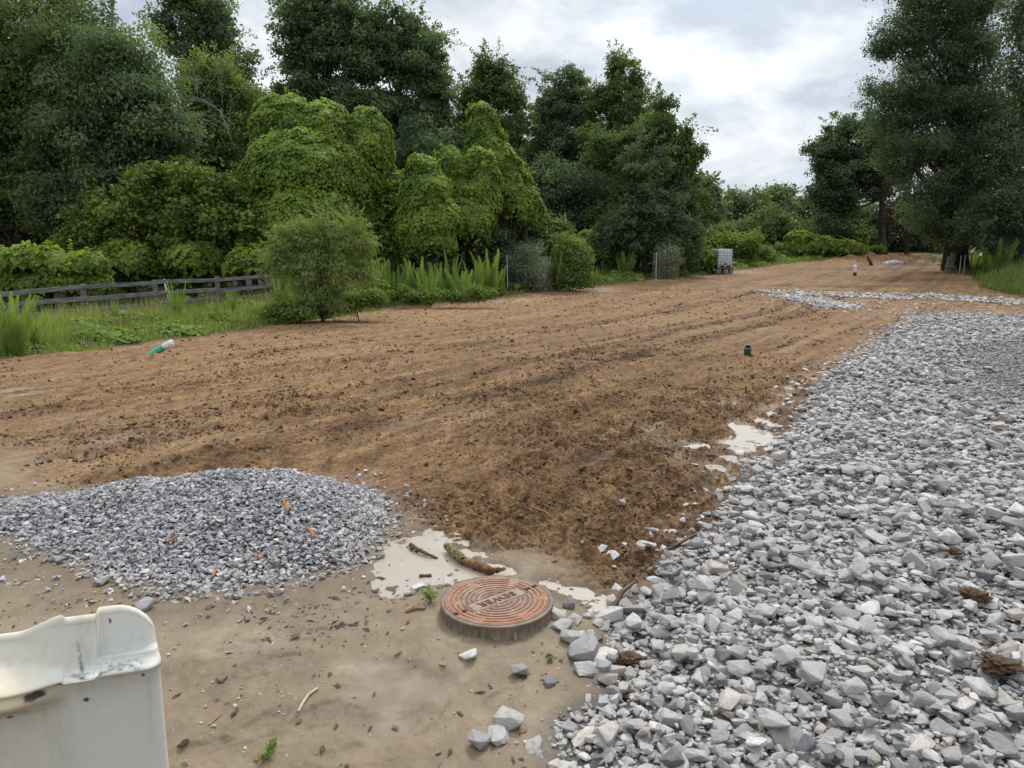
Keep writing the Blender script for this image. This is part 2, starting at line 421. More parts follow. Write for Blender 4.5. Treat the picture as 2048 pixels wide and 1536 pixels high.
def mat_ground():
    m = N('ground_soil'); v = m.coord('Object')
    mud, grass, grav, wet, pale, streak = [m.attr(k) for k in ('mud', 'grass', 'grav', 'wet', 'pale', 'streak')]
    nb = m.noise(v, 0.55, 5, 0.6); nm = m.noise(v, 6, 6, 0.65); nf = m.noise(v, 60, 5, 0.7); nff = m.noise(v, 420, 3, 0.7)
    f = m.math('ADD', m.math('MULTIPLY', nb, 0.22), m.math('MULTIPLY', nm, 0.34)); f = m.math('ADD', f, m.math('MULTIPLY', nf, 0.44)); f = m.math('ADD', f, m.math('MULTIPLY', streak, 0.26))
    soil = m.ramp(f, [(0.38, (0.050, 0.026, 0.012)), (0.52, (0.125, 0.068, 0.030)), (0.63, (0.200, 0.114, 0.051)), (0.80, (0.320, 0.200, 0.100))])
    crumb = m.noise(v, 34, 4, 0.62, 0.0); soil = m.mix(1.0, soil, m.ramp(crumb, [(0.38, (0.52, 0.48, 0.44)), (0.46, (0.88, 0.87, 0.85)), (0.57, (1.12, 1.12, 1.10)), (0.68, (1.6, 1.6, 1.58))]), 'MULTIPLY')
    fm = m.math('ADD', m.math('MULTIPLY', nb, 0.45), m.math('MULTIPLY', nm, 0.40)); fm = m.math('ADD', fm, m.math('MULTIPLY', nff, 0.42)); fm = m.math('SUBTRACT', fm, 0.10)
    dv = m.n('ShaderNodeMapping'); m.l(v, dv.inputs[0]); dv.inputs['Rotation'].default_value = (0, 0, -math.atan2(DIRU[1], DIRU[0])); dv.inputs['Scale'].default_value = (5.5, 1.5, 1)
    dash = m.noise(dv.outputs[0], 1.0, 6, 0.66, 0.1); soil = m.mix(1.0, soil, m.ramp(dash, [(0.34, (0.50, 0.46, 0.42)), (0.44, (0.86, 0.85, 0.83)), (0.56, (1.06, 1.06, 1.05)), (0.68, (1.30, 1.31, 1.30))]), 'MULTIPLY')  # dark dashes in the soil colour stand in for shadows of the cleat ridges
    mudc = m.ramp(fm, [(0.38, (0.115, 0.085, 0.058)), (0.52, (0.190, 0.145, 0.102)), (0.66, (0.270, 0.212, 0.155)), (0.8, (0.34, 0.28, 0.215))])
    grain = m.noise(v, 190, 4, 0.75); mudc0 = None; speck = m.rmp(grain, 0.60, 0.68, 0, 0.6); mudc = m.mix(speck, mudc, (0.40, 0.35, 0.28))
    mudc = m.mix(m.rmp(grain, 0.42, 0.34, 0, 0.55), mudc, (0.085, 0.062, 0.042)); soil = m.mix(1.0, soil, (0.97, 0.92, 0.85), 'MULTIPLY'); mudc = m.mix(1.0, mudc, (1.02, 0.99, 0.86), 'MULTIPLY'); c = m.mix(mud, soil, mudc)
    c = m.mix(m.math('MULTIPLY', pale, 0.85), c, m.ramp(nm, [(0.35, (0.30, 0.225, 0.155)), (0.65, (0.45, 0.365, 0.28))]))
    gc = m.ramp(nm, [(0.35, (0.030, 0.034, 0.014)), (0.65, (0.085, 0.080, 0.036))]); c = m.mix(grass, c, gc)
    c = m.mix(grav, c, m.ramp(nf, [(0.35, (0.055, 0.050, 0.044)), (0.65, (0.13, 0.12, 0.108))]))
    c = m.mix(m.math('MULTIPLY', wet, 0.62), c, m.mix(1.0, c, (0.50, 0.46, 0.42), 'MULTIPLY'))
    rough = m.math('SUBTRACT', 0.88, m.math('MULTIPLY', m.math('MAXIMUM', wet, m.math('MULTIPLY', mud, 0.62)), 0.52))
    h = m.math('ADD', m.math('ADD', m.math('MULTIPLY', nf, 0.7), m.math('MULTIPLY', nff, 0.35)), m.math('MULTIPLY', m.math('ADD', m.math('MULTIPLY', crumb, 1.6), m.math('MULTIPLY', dash, 4.0)), m.math('SUBTRACT', 1.0, mud)))
    bs = m.n('ShaderNodeBump'); m.l(h, bs.inputs['Height']); bs.inputs['Distance'].default_value = 0.016
    m.l(m.math('SUBTRACT', 1.0, m.math('MULTIPLY', m.math('MAXIMUM', mud, wet), 0.6)), bs.inputs['Strength'])
    return m.done(m.pbsdf(c, rough, 0.35, 0, bs.outputs[0]))

def mat_water(name, col):
    m = N(name); v = m.coord('Object')
    n = m.noise(v, 3.0, 3, 0.5); c = m.ramp(n, [(0.35, col), (0.65, tuple(min(1, x * 1.12) for x in col))])
    b = m.bump(m.noise(v, 5, 2, 0.5), 0.02, 0.01)
    p = m.pbsdf(c, 0.02, 0.5, 0, b); p.inputs['IOR'].default_value = 1.62
    return m.done(p)

def mat_plain(name, col, rough=0.5, spec=0.4, metal=0.0, var=0.12, scale=9):
    lo = tuple(c * (1 - var) for c in col); hi = tuple(min(1, c * (1 + var)) for c in col)
    return mat_noise(name, [(0.35, lo), (0.65, hi)], scale, rough, spec, 0.12, 0.004, metal=metal)

M = {}
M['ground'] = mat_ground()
M['stone'] = mat_stone('crushed_stone', True, 0.0, 1.0, 0.26, 0.49)
M['stone_near'] = mat_stone('crushed_stone_near', False, 0.0, 0.16, 0.26, 0.49)
M['chip'] = mat_stone('blue_grey_chip', True, 0.07, 2.4, 0.26, 0.57)
M['pebble'] = mat_noise('pale_pebble', [(0.3, (0.22, 0.17, 0.12)), (0.5, (0.40, 0.34, 0.26)), (0.7, (0.55, 0.52, 0.46))], 9, 0.7, 0.3, 0.3)
M['water'] = mat_water('milky_puddle_water', (0.37, 0.315, 0.25))
M['oak'] = mat_leaf('leaf_dark', (0.0735, 0.1199, 0.0655), (0.2276, 0.3064, 0.1517), 0.42)
M['oak2'] = mat_leaf('leaf_olive', (0.0636, 0.0979, 0.0414), (0.2203, 0.2815, 0.1007), 0.42)
M['gum'] = mat_leaf('leaf_sweetgum', (0.051, 0.0923, 0.0344), (0.1863, 0.2664, 0.0889), 0.42)
M['cool'] = mat_leaf('leaf_cool_dark', (0.0507, 0.0922, 0.0585), (0.18, 0.2411, 0.1352), 0.42)
M['magnolia'] = mat_leaf('leaf_glossy_olive', (0.053, 0.0977, 0.0206), (0.2447, 0.3068, 0.0635), 0.30, 0.5, 0.2)
M['kudzu'] = mat_leaf('leaf_kudzu', (0.0838, 0.1509, 0.0256), (0.3084, 0.4294, 0.0737), 0.35)
M['kudzu_b'] = mat_leaf('leaf_kudzu_bright', (0.0915, 0.1608, 0.0269), (0.3122, 0.4021, 0.0783), 0.4)
M['vine'] = mat_leaf('leaf_vine', (0.0583, 0.105, 0.027), (0.2005, 0.277, 0.0756), 0.35)
M['willow'] = mat_leaf('leaf_willow', (0.1219, 0.1748, 0.053), (0.3509, 0.4435, 0.1534), 0.35)
M['fennel'] = mat_leaf('leaf_feathery', (0.1447, 0.2307, 0.0638), (0.3927, 0.5312, 0.1571), 0.4)
M['grey_bush'] = mat_leaf('leaf_grey_green', (0.126, 0.168, 0.104), (0.3465, 0.399, 0.2656), 0.3)
M['grass'] = mat_leaf('grass_blades', (0.0876, 0.1394, 0.0352), (0.3248, 0.384, 0.1199), 0.4)
M['straw'] = mat_leaf('grass_heads', (0.15, 0.16, 0.06), (0.34, 0.31, 0.15), 0.35)
M['weed'] = mat_leaf('weed_leaves', (0.0949, 0.1534, 0.0383), (0.2593, 0.3681, 0.0888), 0.4)
M['dead'] = mat_leaf('dead_leaves', (0.045, 0.032, 0.022), (0.11, 0.072, 0.050), 0.2)
M['far'] = mat_leaf('leaf_far', (0.1053, 0.1555, 0.0857), (0.286, 0.3661, 0.1713), 0.3)
M['yellow'] = mat_leaf('yellow_blossom', (0.45, 0.33, 0.02), (0.65, 0.50, 0.04), 0.2)
M['bark'] = mat_noise('bark', [(0.3, (0.028, 0.022, 0.017)), (0.7, (0.085, 0.070, 0.056))], 6, 0.9, 0.2, 0.8, 0.03, (1, 1, 0.25))
M['bark_pale'] = mat_noise('bark_pale', [(0.3, (0.16, 0.145, 0.125)), (0.7, (0.33, 0.31, 0.28))], 6, 0.85, 0.2, 0.5, 0.02, (1, 1, 0.3))
M['grey_wood'] = mat_noise('weathered_wood', [(0.28, (0.075, 0.068, 0.066)), (0.5, (0.175, 0.165, 0.160)), (0.72, (0.30, 0.285, 0.28))], 3.2, 0.85, 0.2, 0.6, 0.01, (1, 1, 6))
M['white_pvc'] = mat_plain('white_plastic', (0.72, 0.72, 0.70), 0.35)
M['green_pvc'] = mat_plain('green_sewer_plastic', (0.060, 0.42, 0.22), 0.35)
M['dark_pvc'] = mat_plain('dull_green_plastic', (0.050, 0.105, 0.060), 0.45)
M['hole'] = mat_plain('dark_inside', (0.008, 0.010, 0.008), 0.8)
M['galv'] = mat_plain('galvanised_wire', (0.40, 0.41, 0.42), 0.45, 0.5, 0.6)
M['rusty'] = mat_noise('rusty_steel', [(0.35, (0.07, 0.042, 0.03)), (0.65, (0.20, 0.11, 0.065))], 7, 0.8, 0.3, 0.4)
M['tank'] = mat_plain('tank_plastic', (0.66, 0.70, 0.74), 0.35)
M['block'] = mat_plain('concrete_block', (0.20, 0.185, 0.165), 0.9)
M['tarp'] = mat_plain('grey_tarp', (0.22, 0.23, 0.29), 0.5)
M['orange_wood'] = mat_noise('fresh_split_wood', [(0.3, (0.30, 0.105, 0.035)), (0.7, (0.50, 0.215, 0.085))], 14, 0.75, 0.2, 0.5, 0.004, (1, 1, 1))
M['brown_wood'] = mat_noise('wet_brown_wood', [(0.3, (0.040, 0.022, 0.013)), (0.7, (0.15, 0.085, 0.045))], 16, 0.6, 0.35, 0.7, 0.006)
M['tan_wood'] = mat_noise('tan_wood', [(0.3, (0.22, 0.13, 0.065)), (0.7, (0.44, 0.30, 0.17))], 14, 0.7, 0.25, 0.5, 0.004)
M['pale_wood'] = mat_noise('bleached_stick', [(0.3, (0.38, 0.30, 0.20)), (0.7, (0.58, 0.50, 0.38))], 14, 0.75, 0.2, 0.4, 0.003)
M['litter'] = mat_leaf('bark_flakes', (0.030, 0.018, 0.012), (0.15, 0.092, 0.052), 0.0, 0.6, 0.3)
M['leaf_tan'] = mat_leaf('fallen_leaf', (0.22, 0.16, 0.08), (0.42, 0.34, 0.17), 0.2)
M['clod'] = mat_noise('mud_clod', [(0.3, (0.055, 0.032, 0.018)), (0.7, (0.16, 0.10, 0.058))], 20, 0.85, 0.25, 0.9, 0.01)
# ------------------------------------------------------------------ the ground
def build_ground():
    rs = [0.25]
    while rs[-1] < 420:
        r = rs[-1]
        dr = 0.0062 if r < 1.0 else 0.58 * r * r * 2 / (1.85 * FPX)
        if r < 1.9: dr = 0.03
        rs.append(r + min(max(dr, 0.005), 0.045 * r if r > 60 else 9))
    rs = np.array(rs)
    az = np.concatenate([np.linspace(-180, -46, 40)[:-1], np.linspace(-46, -38, 26)[:-1], np.linspace(-38, 38, 900), np.linspace(38, 46, 26)[1:], np.linspace(46, 180, 40)[1:-1]])
    a = np.radians(az)
    Rr, A = np.meshgrid(rs, a, indexing='ij')
    X = Rr * np.sin(A); Y = Rr * np.cos(A)
    cell = np.maximum(np.gradient(rs)[:, None], Rr * R(0.085)) * np.ones_like(X)
    cell = np.minimum(cell, 2 * Rr * R(0.085) + np.gradient(rs)[:, None] * 0.25)   # rows are seen edge-on: keep detail along them
    cell = np.where(np.abs(np.degrees(A)) > 39, 1.0, cell)
    x = X.ravel(); y = Y.ravel(); c = cell.ravel()
    mud = mud_mask(x, y); wv = verge_dist(x, y); rv = rverge_dist(x, y)
    gn = 0.35 * fbm(x / 1.1, y / 1.1, 201, 3) + 0.2 * noise(x / .25, y / .25, 203)
    grass = np.maximum(sstep(-0.25, 0.3, wv + gn), sstep(-0.25, 0.3, rv + gn)); grass = np.maximum(grass, sstep(76, 80, y))
    grass = np.where((y < -3) | (np.abs(x) > 60), np.maximum(grass, sstep(-3, -8, y)), grass)
    gi = gravel_in(x, y); grav = sstep(-0.06, 0.14, gi + 0.05 * noise(x / .2, y / .2, 205))
    z = H(x, y, c, (mud, grass, grav))
    pa = blobs(PUD_A, x, y, 1.15, .7); pb = blobs(PUD_B, x, y, 1.3, .7); si = blobs(SILT, x, y, 1.0, .5)
    u = x * DIRU[0] + y * DIRU[1]; v = x * DIRV[0] + y * DIRV[1]
    mh = mound_h(x, y)
    wet = np.clip(np.maximum.reduce([pa, pb, 0.7 * si, sstep(-0.35, -0.1, mh) * sstep(0.05, -0.2, mh) * 0.0 + 0.8 * sstep(-0.28, -0.03, mh),
                   0.8 * sstep(0.25, 0.65, fbm(x / 1.4, y / 1.4, 301, 3)) * mud, 0.5 * sstep(-0.7, -0.05, gi) * sstep(17, 7, y) * (1 - mud)]), 0, 1)
    pale = np.clip(blobs(PALE, x, y, 1.0, 0.2) * np.clip(0.55 + 0.9 * fbm(u / 0.9, v / 0.22, 311, 3), 0, 1) + 0.55 * si
                   + 0.22 * sstep(0.5, 0.95, fbm(u / 4.0, v / 0.45, 317, 3)) * (1 - mud) + 0.35 * sstep(0.35, 0.9, fbm(x / 1.1, y / 0.6, 313, 3)) * mud
                   + 0.55 * sstep(-2.6, -4.2, x) * sstep(9.5, 6.0, y) * (1 - mud) * np.clip(0.6 + fbm(x / 1.5, y / .6, 319, 3), 0, 1), 0, 1)
    far = sstep(10, 30, y)
    lump = sstep(0.18, 0.62, noise(x / 0.16, y / 0.16, 27)) - 0.2
    streak = 0.5 + 0.42 * noise(u / 5.5, v / 0.22, 41) + 0.15 * noise(u / 9, v / 1.1, 43) + 0.40 * noise(u / 2.2, v / 0.06, 42) * sstep(.12, .04, c)
    # darker moist soil: crumbled strips and the trough by the gravel
    streak = streak - 0.14 * sstep(-1.6, 0.2, x - 0.12 * y) * sstep(11, 6, y) + 0.25 * sstep(-1.5, -4.5, x - 0.1 * y) + 0.16 * far + 0.1
    for tv, hw, amt in TRACKS:
        d = v + 0.25 * 0.35 * noise(x / 5, y / 5, 31) - tv
        streak = streak - 0.5 * amt * sstep(hw * 1.05, hw * 0.9, np.abs(d)) * np.clip(0.5 + 1.3 * noise(u / 1.5, d / 0.7, 61), 0, 1)
    # the moist band across the far field
    streak = streak - 0.5 * sstep(0.1, 0.6, noise(x / 9 + 2.2, y / 2.2, 45)) * sstep(30, 36, y)
    streak = np.clip(streak, -0.3, 1.3)
    nr, na = X.shape
    idx = np.arange(nr * na).reshape(nr, na)
    nxt = np.roll(idx, -1, axis=1)
    F = np.stack([idx[:-1], nxt[:-1], nxt[1:], idx[1:]], -1).reshape(-1, 4)[:, ::-1]
    V = np.stack([x, y, z], 1)
    cap = np.array([[i for i in idx[0]]])
    cls = np.where(grass > 0.5, 2, np.where(mud > 0.5, 1, 0))
    fc = cls[F].max(1) if False else np.where((cls[F] == 2).sum(1) >= 2, 2, np.where((cls[F] == 1).sum(1) >= 2, 1, 0))
    at = dict(mud=mud, grass=grass, grav=grav, wet=wet, pale=pale, streak=streak)
    for k, nm, lab, cat in ((0, 'dirt_field', 'graded brown dirt field with tyre and bulldozer track marks', 'dirt field'),
                            (1, 'muddy_ground', 'smooth wet tan mud in front of the dirt field', 'mud'),
                            (2, 'ground', 'green overgrown ground under the verges and the woods', 'ground')):
        Fk = F[fc == k]
        used = np.zeros(len(V), bool); used[Fk.ravel()] = True
        remap = np.cumsum(used) - 1
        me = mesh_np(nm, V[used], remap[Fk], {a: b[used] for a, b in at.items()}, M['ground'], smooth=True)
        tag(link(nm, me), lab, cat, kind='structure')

build_ground()

# puddles: level sheets, their shore is where the mud rises through them
def puddle(E, level, label, pad=1.9, cat='puddle'):
    xs = [e[0] for e in E]; ys = [e[1] for e in E]
    mb = MB(); n = 40
    x0 = min(e[0] - pad * e[2] for e in E); x1 = max(e[0] + pad * e[2] for e in E)
    y0 = min(e[1] - pad * e[3] for e in E); y1 = max(e[1] + pad * e[3] for e in E)
    gx = np.linspace(x0, x1, 90); gy = np.linspace(y0, y1, 70)
    XX, YY = np.meshgrid(gx, gy, indexing='ij')
    keep = np.zeros(XX.shape, bool)
    for cx, cy, rx, ry in E: keep |= ((XX - cx) / (rx * 1.4)) ** 2 + ((YY - cy) / (ry * 1.5)) ** 2 < 1
    id_ = np.arange(XX.size).reshape(XX.shape)
    k = keep[:-1, :-1] & keep[1:, :-1] & keep[1:, 1:] & keep[:-1, 1:]
    F = np.stack([id_[:-1, :-1], id_[1:, :-1], id_[1:, 1:], id_[:-1, 1:]], -1)[k]
    V = np.stack([XX.ravel(), YY.ravel(), np.full(XX.size, level)], 1)
    used = np.zeros(len(V), bool); used[F.ravel()] = True; rm = np.cumsum(used) - 1
    tag(link('puddle', mesh_np('puddle', V[used], rm[F], None, M['water'])), label, cat, kind='structure')
puddle(PUD_A, WATER_A, 'milky tan puddle between the gravel mound and the sewer cover')
puddle(PUD_B, WATER_B, 'bright ragged puddle at the foot of the coarse gravel slope')

# ------------------------------------------------------------------ stones
def hull(pts, bevel=0.0, sub=0, amp=0.0, seed=0):
    bm = bmesh.new()
    for p in pts: bm.verts.new(p)
    r = bmesh.ops.convex_hull(bm, input=bm.verts[:])
    junk = list({e for e in r['geom_interior'] if isinstance(e, bmesh.types.BMVert)}); bmesh.ops.delete(bm, geom=junk, context='VERTS')
    bmesh.ops.dissolve_limit(bm, angle_limit=R(14), verts=bm.verts[:], edges=bm.edges[:])
    if bevel: bmesh.ops.bevel(bm, geom=bm.edges[:], offset=bevel, segments=1 if not sub else 2, affect='EDGES', profile=0.6, clamp_overlap=True)
    bmesh.ops.triangulate(bm, faces=bm.faces[:])
    if sub:
        for _ in range(sub):
            long = [e for e in bm.edges if e.calc_length() > 0.22]
            bmesh.ops.subdivide_edges(bm, edges=long, cuts=1)
            bmesh.ops.triangulate(bm, faces=bm.faces[:])
        bm.normal_update()
        for v in bm.verts:
            n = fbm(v.co.x * 3 + seed * 7 + v.co.z, v.co.y * 3 + v.co.z * 1.7 + seed, 400 + seed, 3)
            v.co += v.normal * float(n) * amp
    bmesh.ops.recalc_face_normals(bm, faces=bm.faces[:])
    V = np.array([v.co[:] for v in bm.verts]); F = np.array([[v.index for v in f.verts] for f in bm.faces])
    bm.free(); return V, F

def stone_pts(n, flat, lng):
    d = rng.normal(size=(n, 3)); d /= np.linalg.norm(d, axis=1)[:, None]
    # push the directions towards a box, so that the hulls get the blocky faces of broken rock
    d = np.sign(d) * np.abs(d) ** 0.75; d /= np.max(np.abs(d), axis=1)[:, None] ** 0.6
    d *= rng.uniform(0.8, 1.0, (n, 1))
    return d * np.array([lng, 1.0, flat]) * 0.5

VAR = []
for i in range(26):
    p = stone_pts(int(rng.integers(13, 24)), rng.uniform(0.38, 0.8), rng.uniform(1.05, 1.55))
    VAR.append((p, hull(p, 0.035)))
VARC = [hull(stone_pts(9, rng.uniform(0.5, 0.85), rng.uniform(1.0, 1.5))) for i in range(18)]

def bulk(name, pos, size, rot, var, tint, variants, mat, label, cat, kind='stuff'):
    Vs, Fs, Ts = [], [], []; off = 0
    for k, (V, F) in enumerate(variants):
        s = np.where(var == k)[0]
        if not len(s): continue
        P = np.einsum('nij,vj->nvi', rot[s] * size[s][:, None, None], V) + pos[s][:, None, :]
        n, m = P.shape[:2]
        Fk = F[None] + (np.arange(n) * m)[:, None, None] + off
        Vs.append(P.reshape(-1, 3)); Fs.append(Fk.reshape(-1, 3)); Ts.append(np.repeat(tint[s], m)); off += n * m
    me = mesh_np(name, np.concatenate(Vs), np.concatenate(Fs), {'tint': np.concatenate(Ts)}, mat)
    return tag(link(name, me), label, cat, kind=kind)

def in_view(px, py, m=40): return (px > -m) & (px < 2048 + m) & (py > -m) & (py < 1536 + m)

def gravel_bed():
    # candidates
    x0, x1, y0, y1 = -0.6, 16.5, 1.5, GY_END + 0.5
    def cand(n):
        Y = 1.7 + (y1 - 1.7) * rng.random(n) ** 1.0; X = x0 + (x1 - x0) * rng.random(n); return X, Y
    X, Y = cand(1100000); NC = 1100000
    g = gravel_in(X, Y)
    fine = sstep(-0.7, 1.5, X - np.interp(Y, [7, 8.5, 10.5, 13.6, 17], [6.2, 5.35, 6.2, 8.1, 11.6]) + .7 * fbm(X / .9, Y / .9, 18, 3)) * sstep(7.2, 8.6, Y) * sstep(18, 15, Y)
    size = np.exp(rng.normal(math.log(0.054), 0.40, len(X)))
    size = np.clip(size, 0.024, 0.125) * (1 - 0.60 * fine) * np.where(Y < 6, 1.0 - 0.06 * sstep(6, 3.5, Y), 1.0)
    big = rng.random(len(X)) < 0.0022; size[big] = rng.uniform(0.10, 0.14, big.sum()) * (1 - .5 * fine[big])
    ok = (g > -0.02 + 0.25 * size) & (X < 0.74 * Y + 1.3)
    edge_keep = rng.random(len(X)) < sstep(-0.02, 0.18, g) * 0.5 + 0.5
    far_thin = rng.random(len(X)) < np.where(Y > 11, np.clip(1.25 - (Y - 11) * 0.018, 0.4, 1), 1)
    end_thin = rng.random(len(X)) < sstep(0.0, 3.0, (GY_END - 1.0 - 0.22 * np.clip(X - _gp[-1, 0], 0, 20)) - Y) * .8 + .2
    ok &= edge_keep & far_thin & end_thin
    X, Y, size, fine, g = X[ok], Y[ok], size[ok], fine[ok], g[ok]
    # thin to about 1.9 layers
    cov = 1.95 / (0.30 * size ** 2 * 3.0)      # stones per m2 wanted if all had this size
    dens = NC / ((x1 - x0) * (y1 - 1.7))
    keep = rng.random(len(X)) < np.clip(cov / dens * 0.80, 0, 1) * np.where(size < .06, 0.8, 1)
    X, Y, size, fine, g = X[keep], Y[keep], size[keep], fine[keep], g[keep]
    n = len(X)
    o = np.argsort(size * rng.uniform(0.6, 1.5, n)); X, Y, size, fine, g = X[o], Y[o], size[o], fine[o], g[o]
    # pile them: each comes to rest on what lies there
    c = 0.013; nx = int((x1 - x0 + 1) / c); ny = int((y1 - y0 + 1) / c)
    gx = x0 - 0.5 + (np.arange(nx) + .5) * c; gy = y0 - 0.5 + (np.arange(ny) + .5) * c
    XX, YY = np.meshgrid(gx, gy, indexing='ij')
    hm = (H0(XX, YY) + gravel_h(XX, YY)).astype(np.float32) - 0.035
    zc = np.zeros(n)
    for i in range(n):
        r = 0.43 * size[i]; hz = 0.29 * size[i]; k = max(1, int(r / c))
        ix = int((X[i] - x0 + 0.5) / c); iy = int((Y[i] - y0 + 0.5) / c)
        w = hm[ix - k:ix + k + 1, iy - k:iy + k + 1]
        if w.size == 0: zc[i] = 0; continue
        d = np.arange(-k, k + 1) * (c / r); q = 1 - d[:w.shape[0], None] ** 2 - d[None, :w.shape[1]] ** 2
        prof = np.sqrt(np.clip(q, 0, 1)) * hz
        on = q > 0
        s = (w + prof)[on]; s.sort(); zz = s[int(0.78 * len(s))] if len(s) else w.max()
        zc[i] = zz - 0.12 * hz
        w[on] = np.maximum(w[on], (zc[i] + prof * 0.9)[on])
    top = zc > np.array([hm[int((a - x0 + .5) / c), int((b - y0 + .5) / c)] for a, b in zip(X, Y)]) - 0.36 * size
    pos = np.stack([X, Y, zc], 1)
    rot = rand_rot(n, 0.38); var = rng.integers(0, len(VAR), n)
    tint = np.clip(rng.beta(2.6, 2.2, n) + rng.normal(0, .05, n) - 0.42 * fine - 0.10 * sstep(-.1, .25, .3 - g) * (rng.random(n) < .6), 0, 1)
    px, py = proj(X, Y, zc)
    vis = in_view(px, py, 5) & top
    score = np.where(vis, size / np.hypot(Y, X), 0)
    near = np.argsort(-score)[:290]
    sel = np.zeros(n, bool); sel[near] = True
    vb = [v for _, v in VAR]
    # stone dust and small chips in the gaps
    m = 48000; Ym = 1.8 + 6.5 * rng.random(m); Xm = rng.uniform(-.2, 6.3, m); gm = gravel_in(Xm, Ym); k = (gm > .03) & (Xm < .74 * Ym + .8); Xm, Ym = Xm[k], Ym[k]; m = len(Xm)
    sm = np.clip(np.exp(rng.normal(math.log(.019), .4, m)), .008, .045); zb = H0(Xm, Ym) + gravel_h(Xm, Ym) - .035
    pm = np.stack([Xm, Ym, zb + sm * .2 + .022 * rng.random(m)], 1)
    pos2 = np.concatenate([pos[~sel], pm]); sz2 = np.concatenate([size[~sel], sm]); rot2 = np.concatenate([rot[~sel], rand_rot(m, .4)]); var2 = np.concatenate([var[~sel], rng.integers(0, len(VAR), m)]); tint2 = np.concatenate([tint[~sel], np.clip(rng.beta(2, 2.6, m), 0, 1)])
    bulk('gravel', pos2, sz2, rot2, var2, tint2, vb, M['stone'], 'thick bed of coarse light grey crushed stone along the dirt field', 'gravel')
    # the nearest ones, each a thing of its own, with finer shapes
    fine_me = []
    for k, (p, _) in enumerate(VAR):
        V, F = hull(p, 0.045, 2, 0.022, k)
        me = mesh_np('stone', V, F, None, M['stone_near'], smooth=True); me.set_sharp_from_angle(angle=R(26)); fine_me.append(me)
    for i in near:
        o = link('stone', fine_me[var[i]])
        Mx = Matrix.Identity(4); Mx3 = rot[i] * size[i]
        for a in range(3):
            for b in range(3): Mx[a][b] = float(Mx3[a, b])
            Mx[a][3] = float(pos[i][a])
        o.matrix_world = Mx
        tag(o, 'broken light grey stone lying loose on top of the near gravel bed', 'stone', 'broken stones on top of the near gravel bed')
    return fine_me

STONE_ME = gravel_bed()

def in_poly(px, py, poly):
    poly = np.array(poly, float); c = np.zeros(px.shape, bool); j = len(poly) - 1
    for i in range(len(poly)):
        a, b = poly[i], poly[j]
        s = ((a[1] > py) != (b[1] > py)) & (px < (b[0] - a[0]) * (py - a[1]) / (b[1] - a[1] + 1e-9) + a[0])
        c ^= s; j = i
    return c

def far_strips():
    strips = [([(1535, 590), (1580, 590), (1640, 600), (1720, 612), (1720, 618), (1655, 618), (1590, 603)], 130, 0.075, 'strip of pale crushed stone lying in the dirt short of the far gravel band'),
              ([(1520, 580), (1600, 583), (1700, 586), (1850, 590), (1950, 597), (2090, 603), (2090, 615), (1960, 606), (1860, 600), (1780, 598), (1640, 592), (1530, 588)], 75, 0.085, 'long pale band of crushed stone crossing the far dirt')]
    for poly, dens, sz, lab in strips:
        P = np.array([gnd0(*p)[:2] for p in poly]); lo, hi = P.min(0), P.max(0)
        n = int((hi - lo).prod() * dens)
        X = rng.uniform(lo[0], hi[0], n); Y = rng.uniform(lo[1], hi[1], n)
        X2 = X + 0.25 * rng.normal(size=n); Y2 = Y + .35 * rng.normal(size=n)
        k = in_poly(X, Y, P) & (rng.random(n) < np.clip(0.75 + 0.9 * noise(X / 1.6, Y / 1.6, 77), 0.08, 1)); X, Y = X2[k], Y2[k]; n = len(X)
        size = np.clip(np.exp(rng.normal(math.log(sz), .35, n)), .03, .2)
        pos = np.stack([X, Y, H(X, Y, .08) + 0.16 * size + 0.03 * rng.random(n)], 1)
        bulk('gravel', pos, size, rand_rot(n, .35), rng.integers(0, len(VAR), n), np.clip(rng.beta(3, 2, n) + .12, 0, 1), [v for _, v in VAR], M['stone'], lab, 'gravel')
    # scattered stones on the packed track between the bands and along the bed's ragged edge
    poly = [(1500, 583), (1700, 600), (2090, 612), (2090, 660), (1850, 640), (1740, 640), (1600, 612)]
    P = np.array([gnd0(*p)[:2] for p in poly]); lo, hi = P.min(0), P.max(0); n = 9000
    X = rng.uniform(lo[0], hi[0], n); Y = rng.uniform(lo[1], hi[1], n); k = in_poly(X, Y, P) & (rng.random(n) < np.clip(0.22 + 0.6 * noise(X / 1.3, Y / 1.0, 79), 0.0, 1)); X, Y = X[k], Y[k]
    e = _gp[(_gp[:, 1] > 3)]; m = 500
    t = rng.uniform(3, GY_END, m); Xe = np.interp(t, _gp[:, 1], _gp[:, 0]) - np.abs(rng.normal(0, .22, m)); 
    X = np.concatenate([X, Xe]); Y = np.concatenate([Y, t]); n = len(X)
    size = np.clip(np.exp(rng.normal(math.log(.05), .4, n)), .02, .12)
    pos = np.stack([X, Y, H(X, Y, .04) + 0.10 * size], 1)
    bulk('scattered_gravel', pos, size, rand_rot(n, .35), rng.integers(0, len(VAR), n), np.clip(rng.beta(3, 2, n), 0, 1), [v for _, v in VAR], M['stone'], 'loose grey stones strewn thinly over the packed dirt beside the gravel', 'gravel')
far_strips()

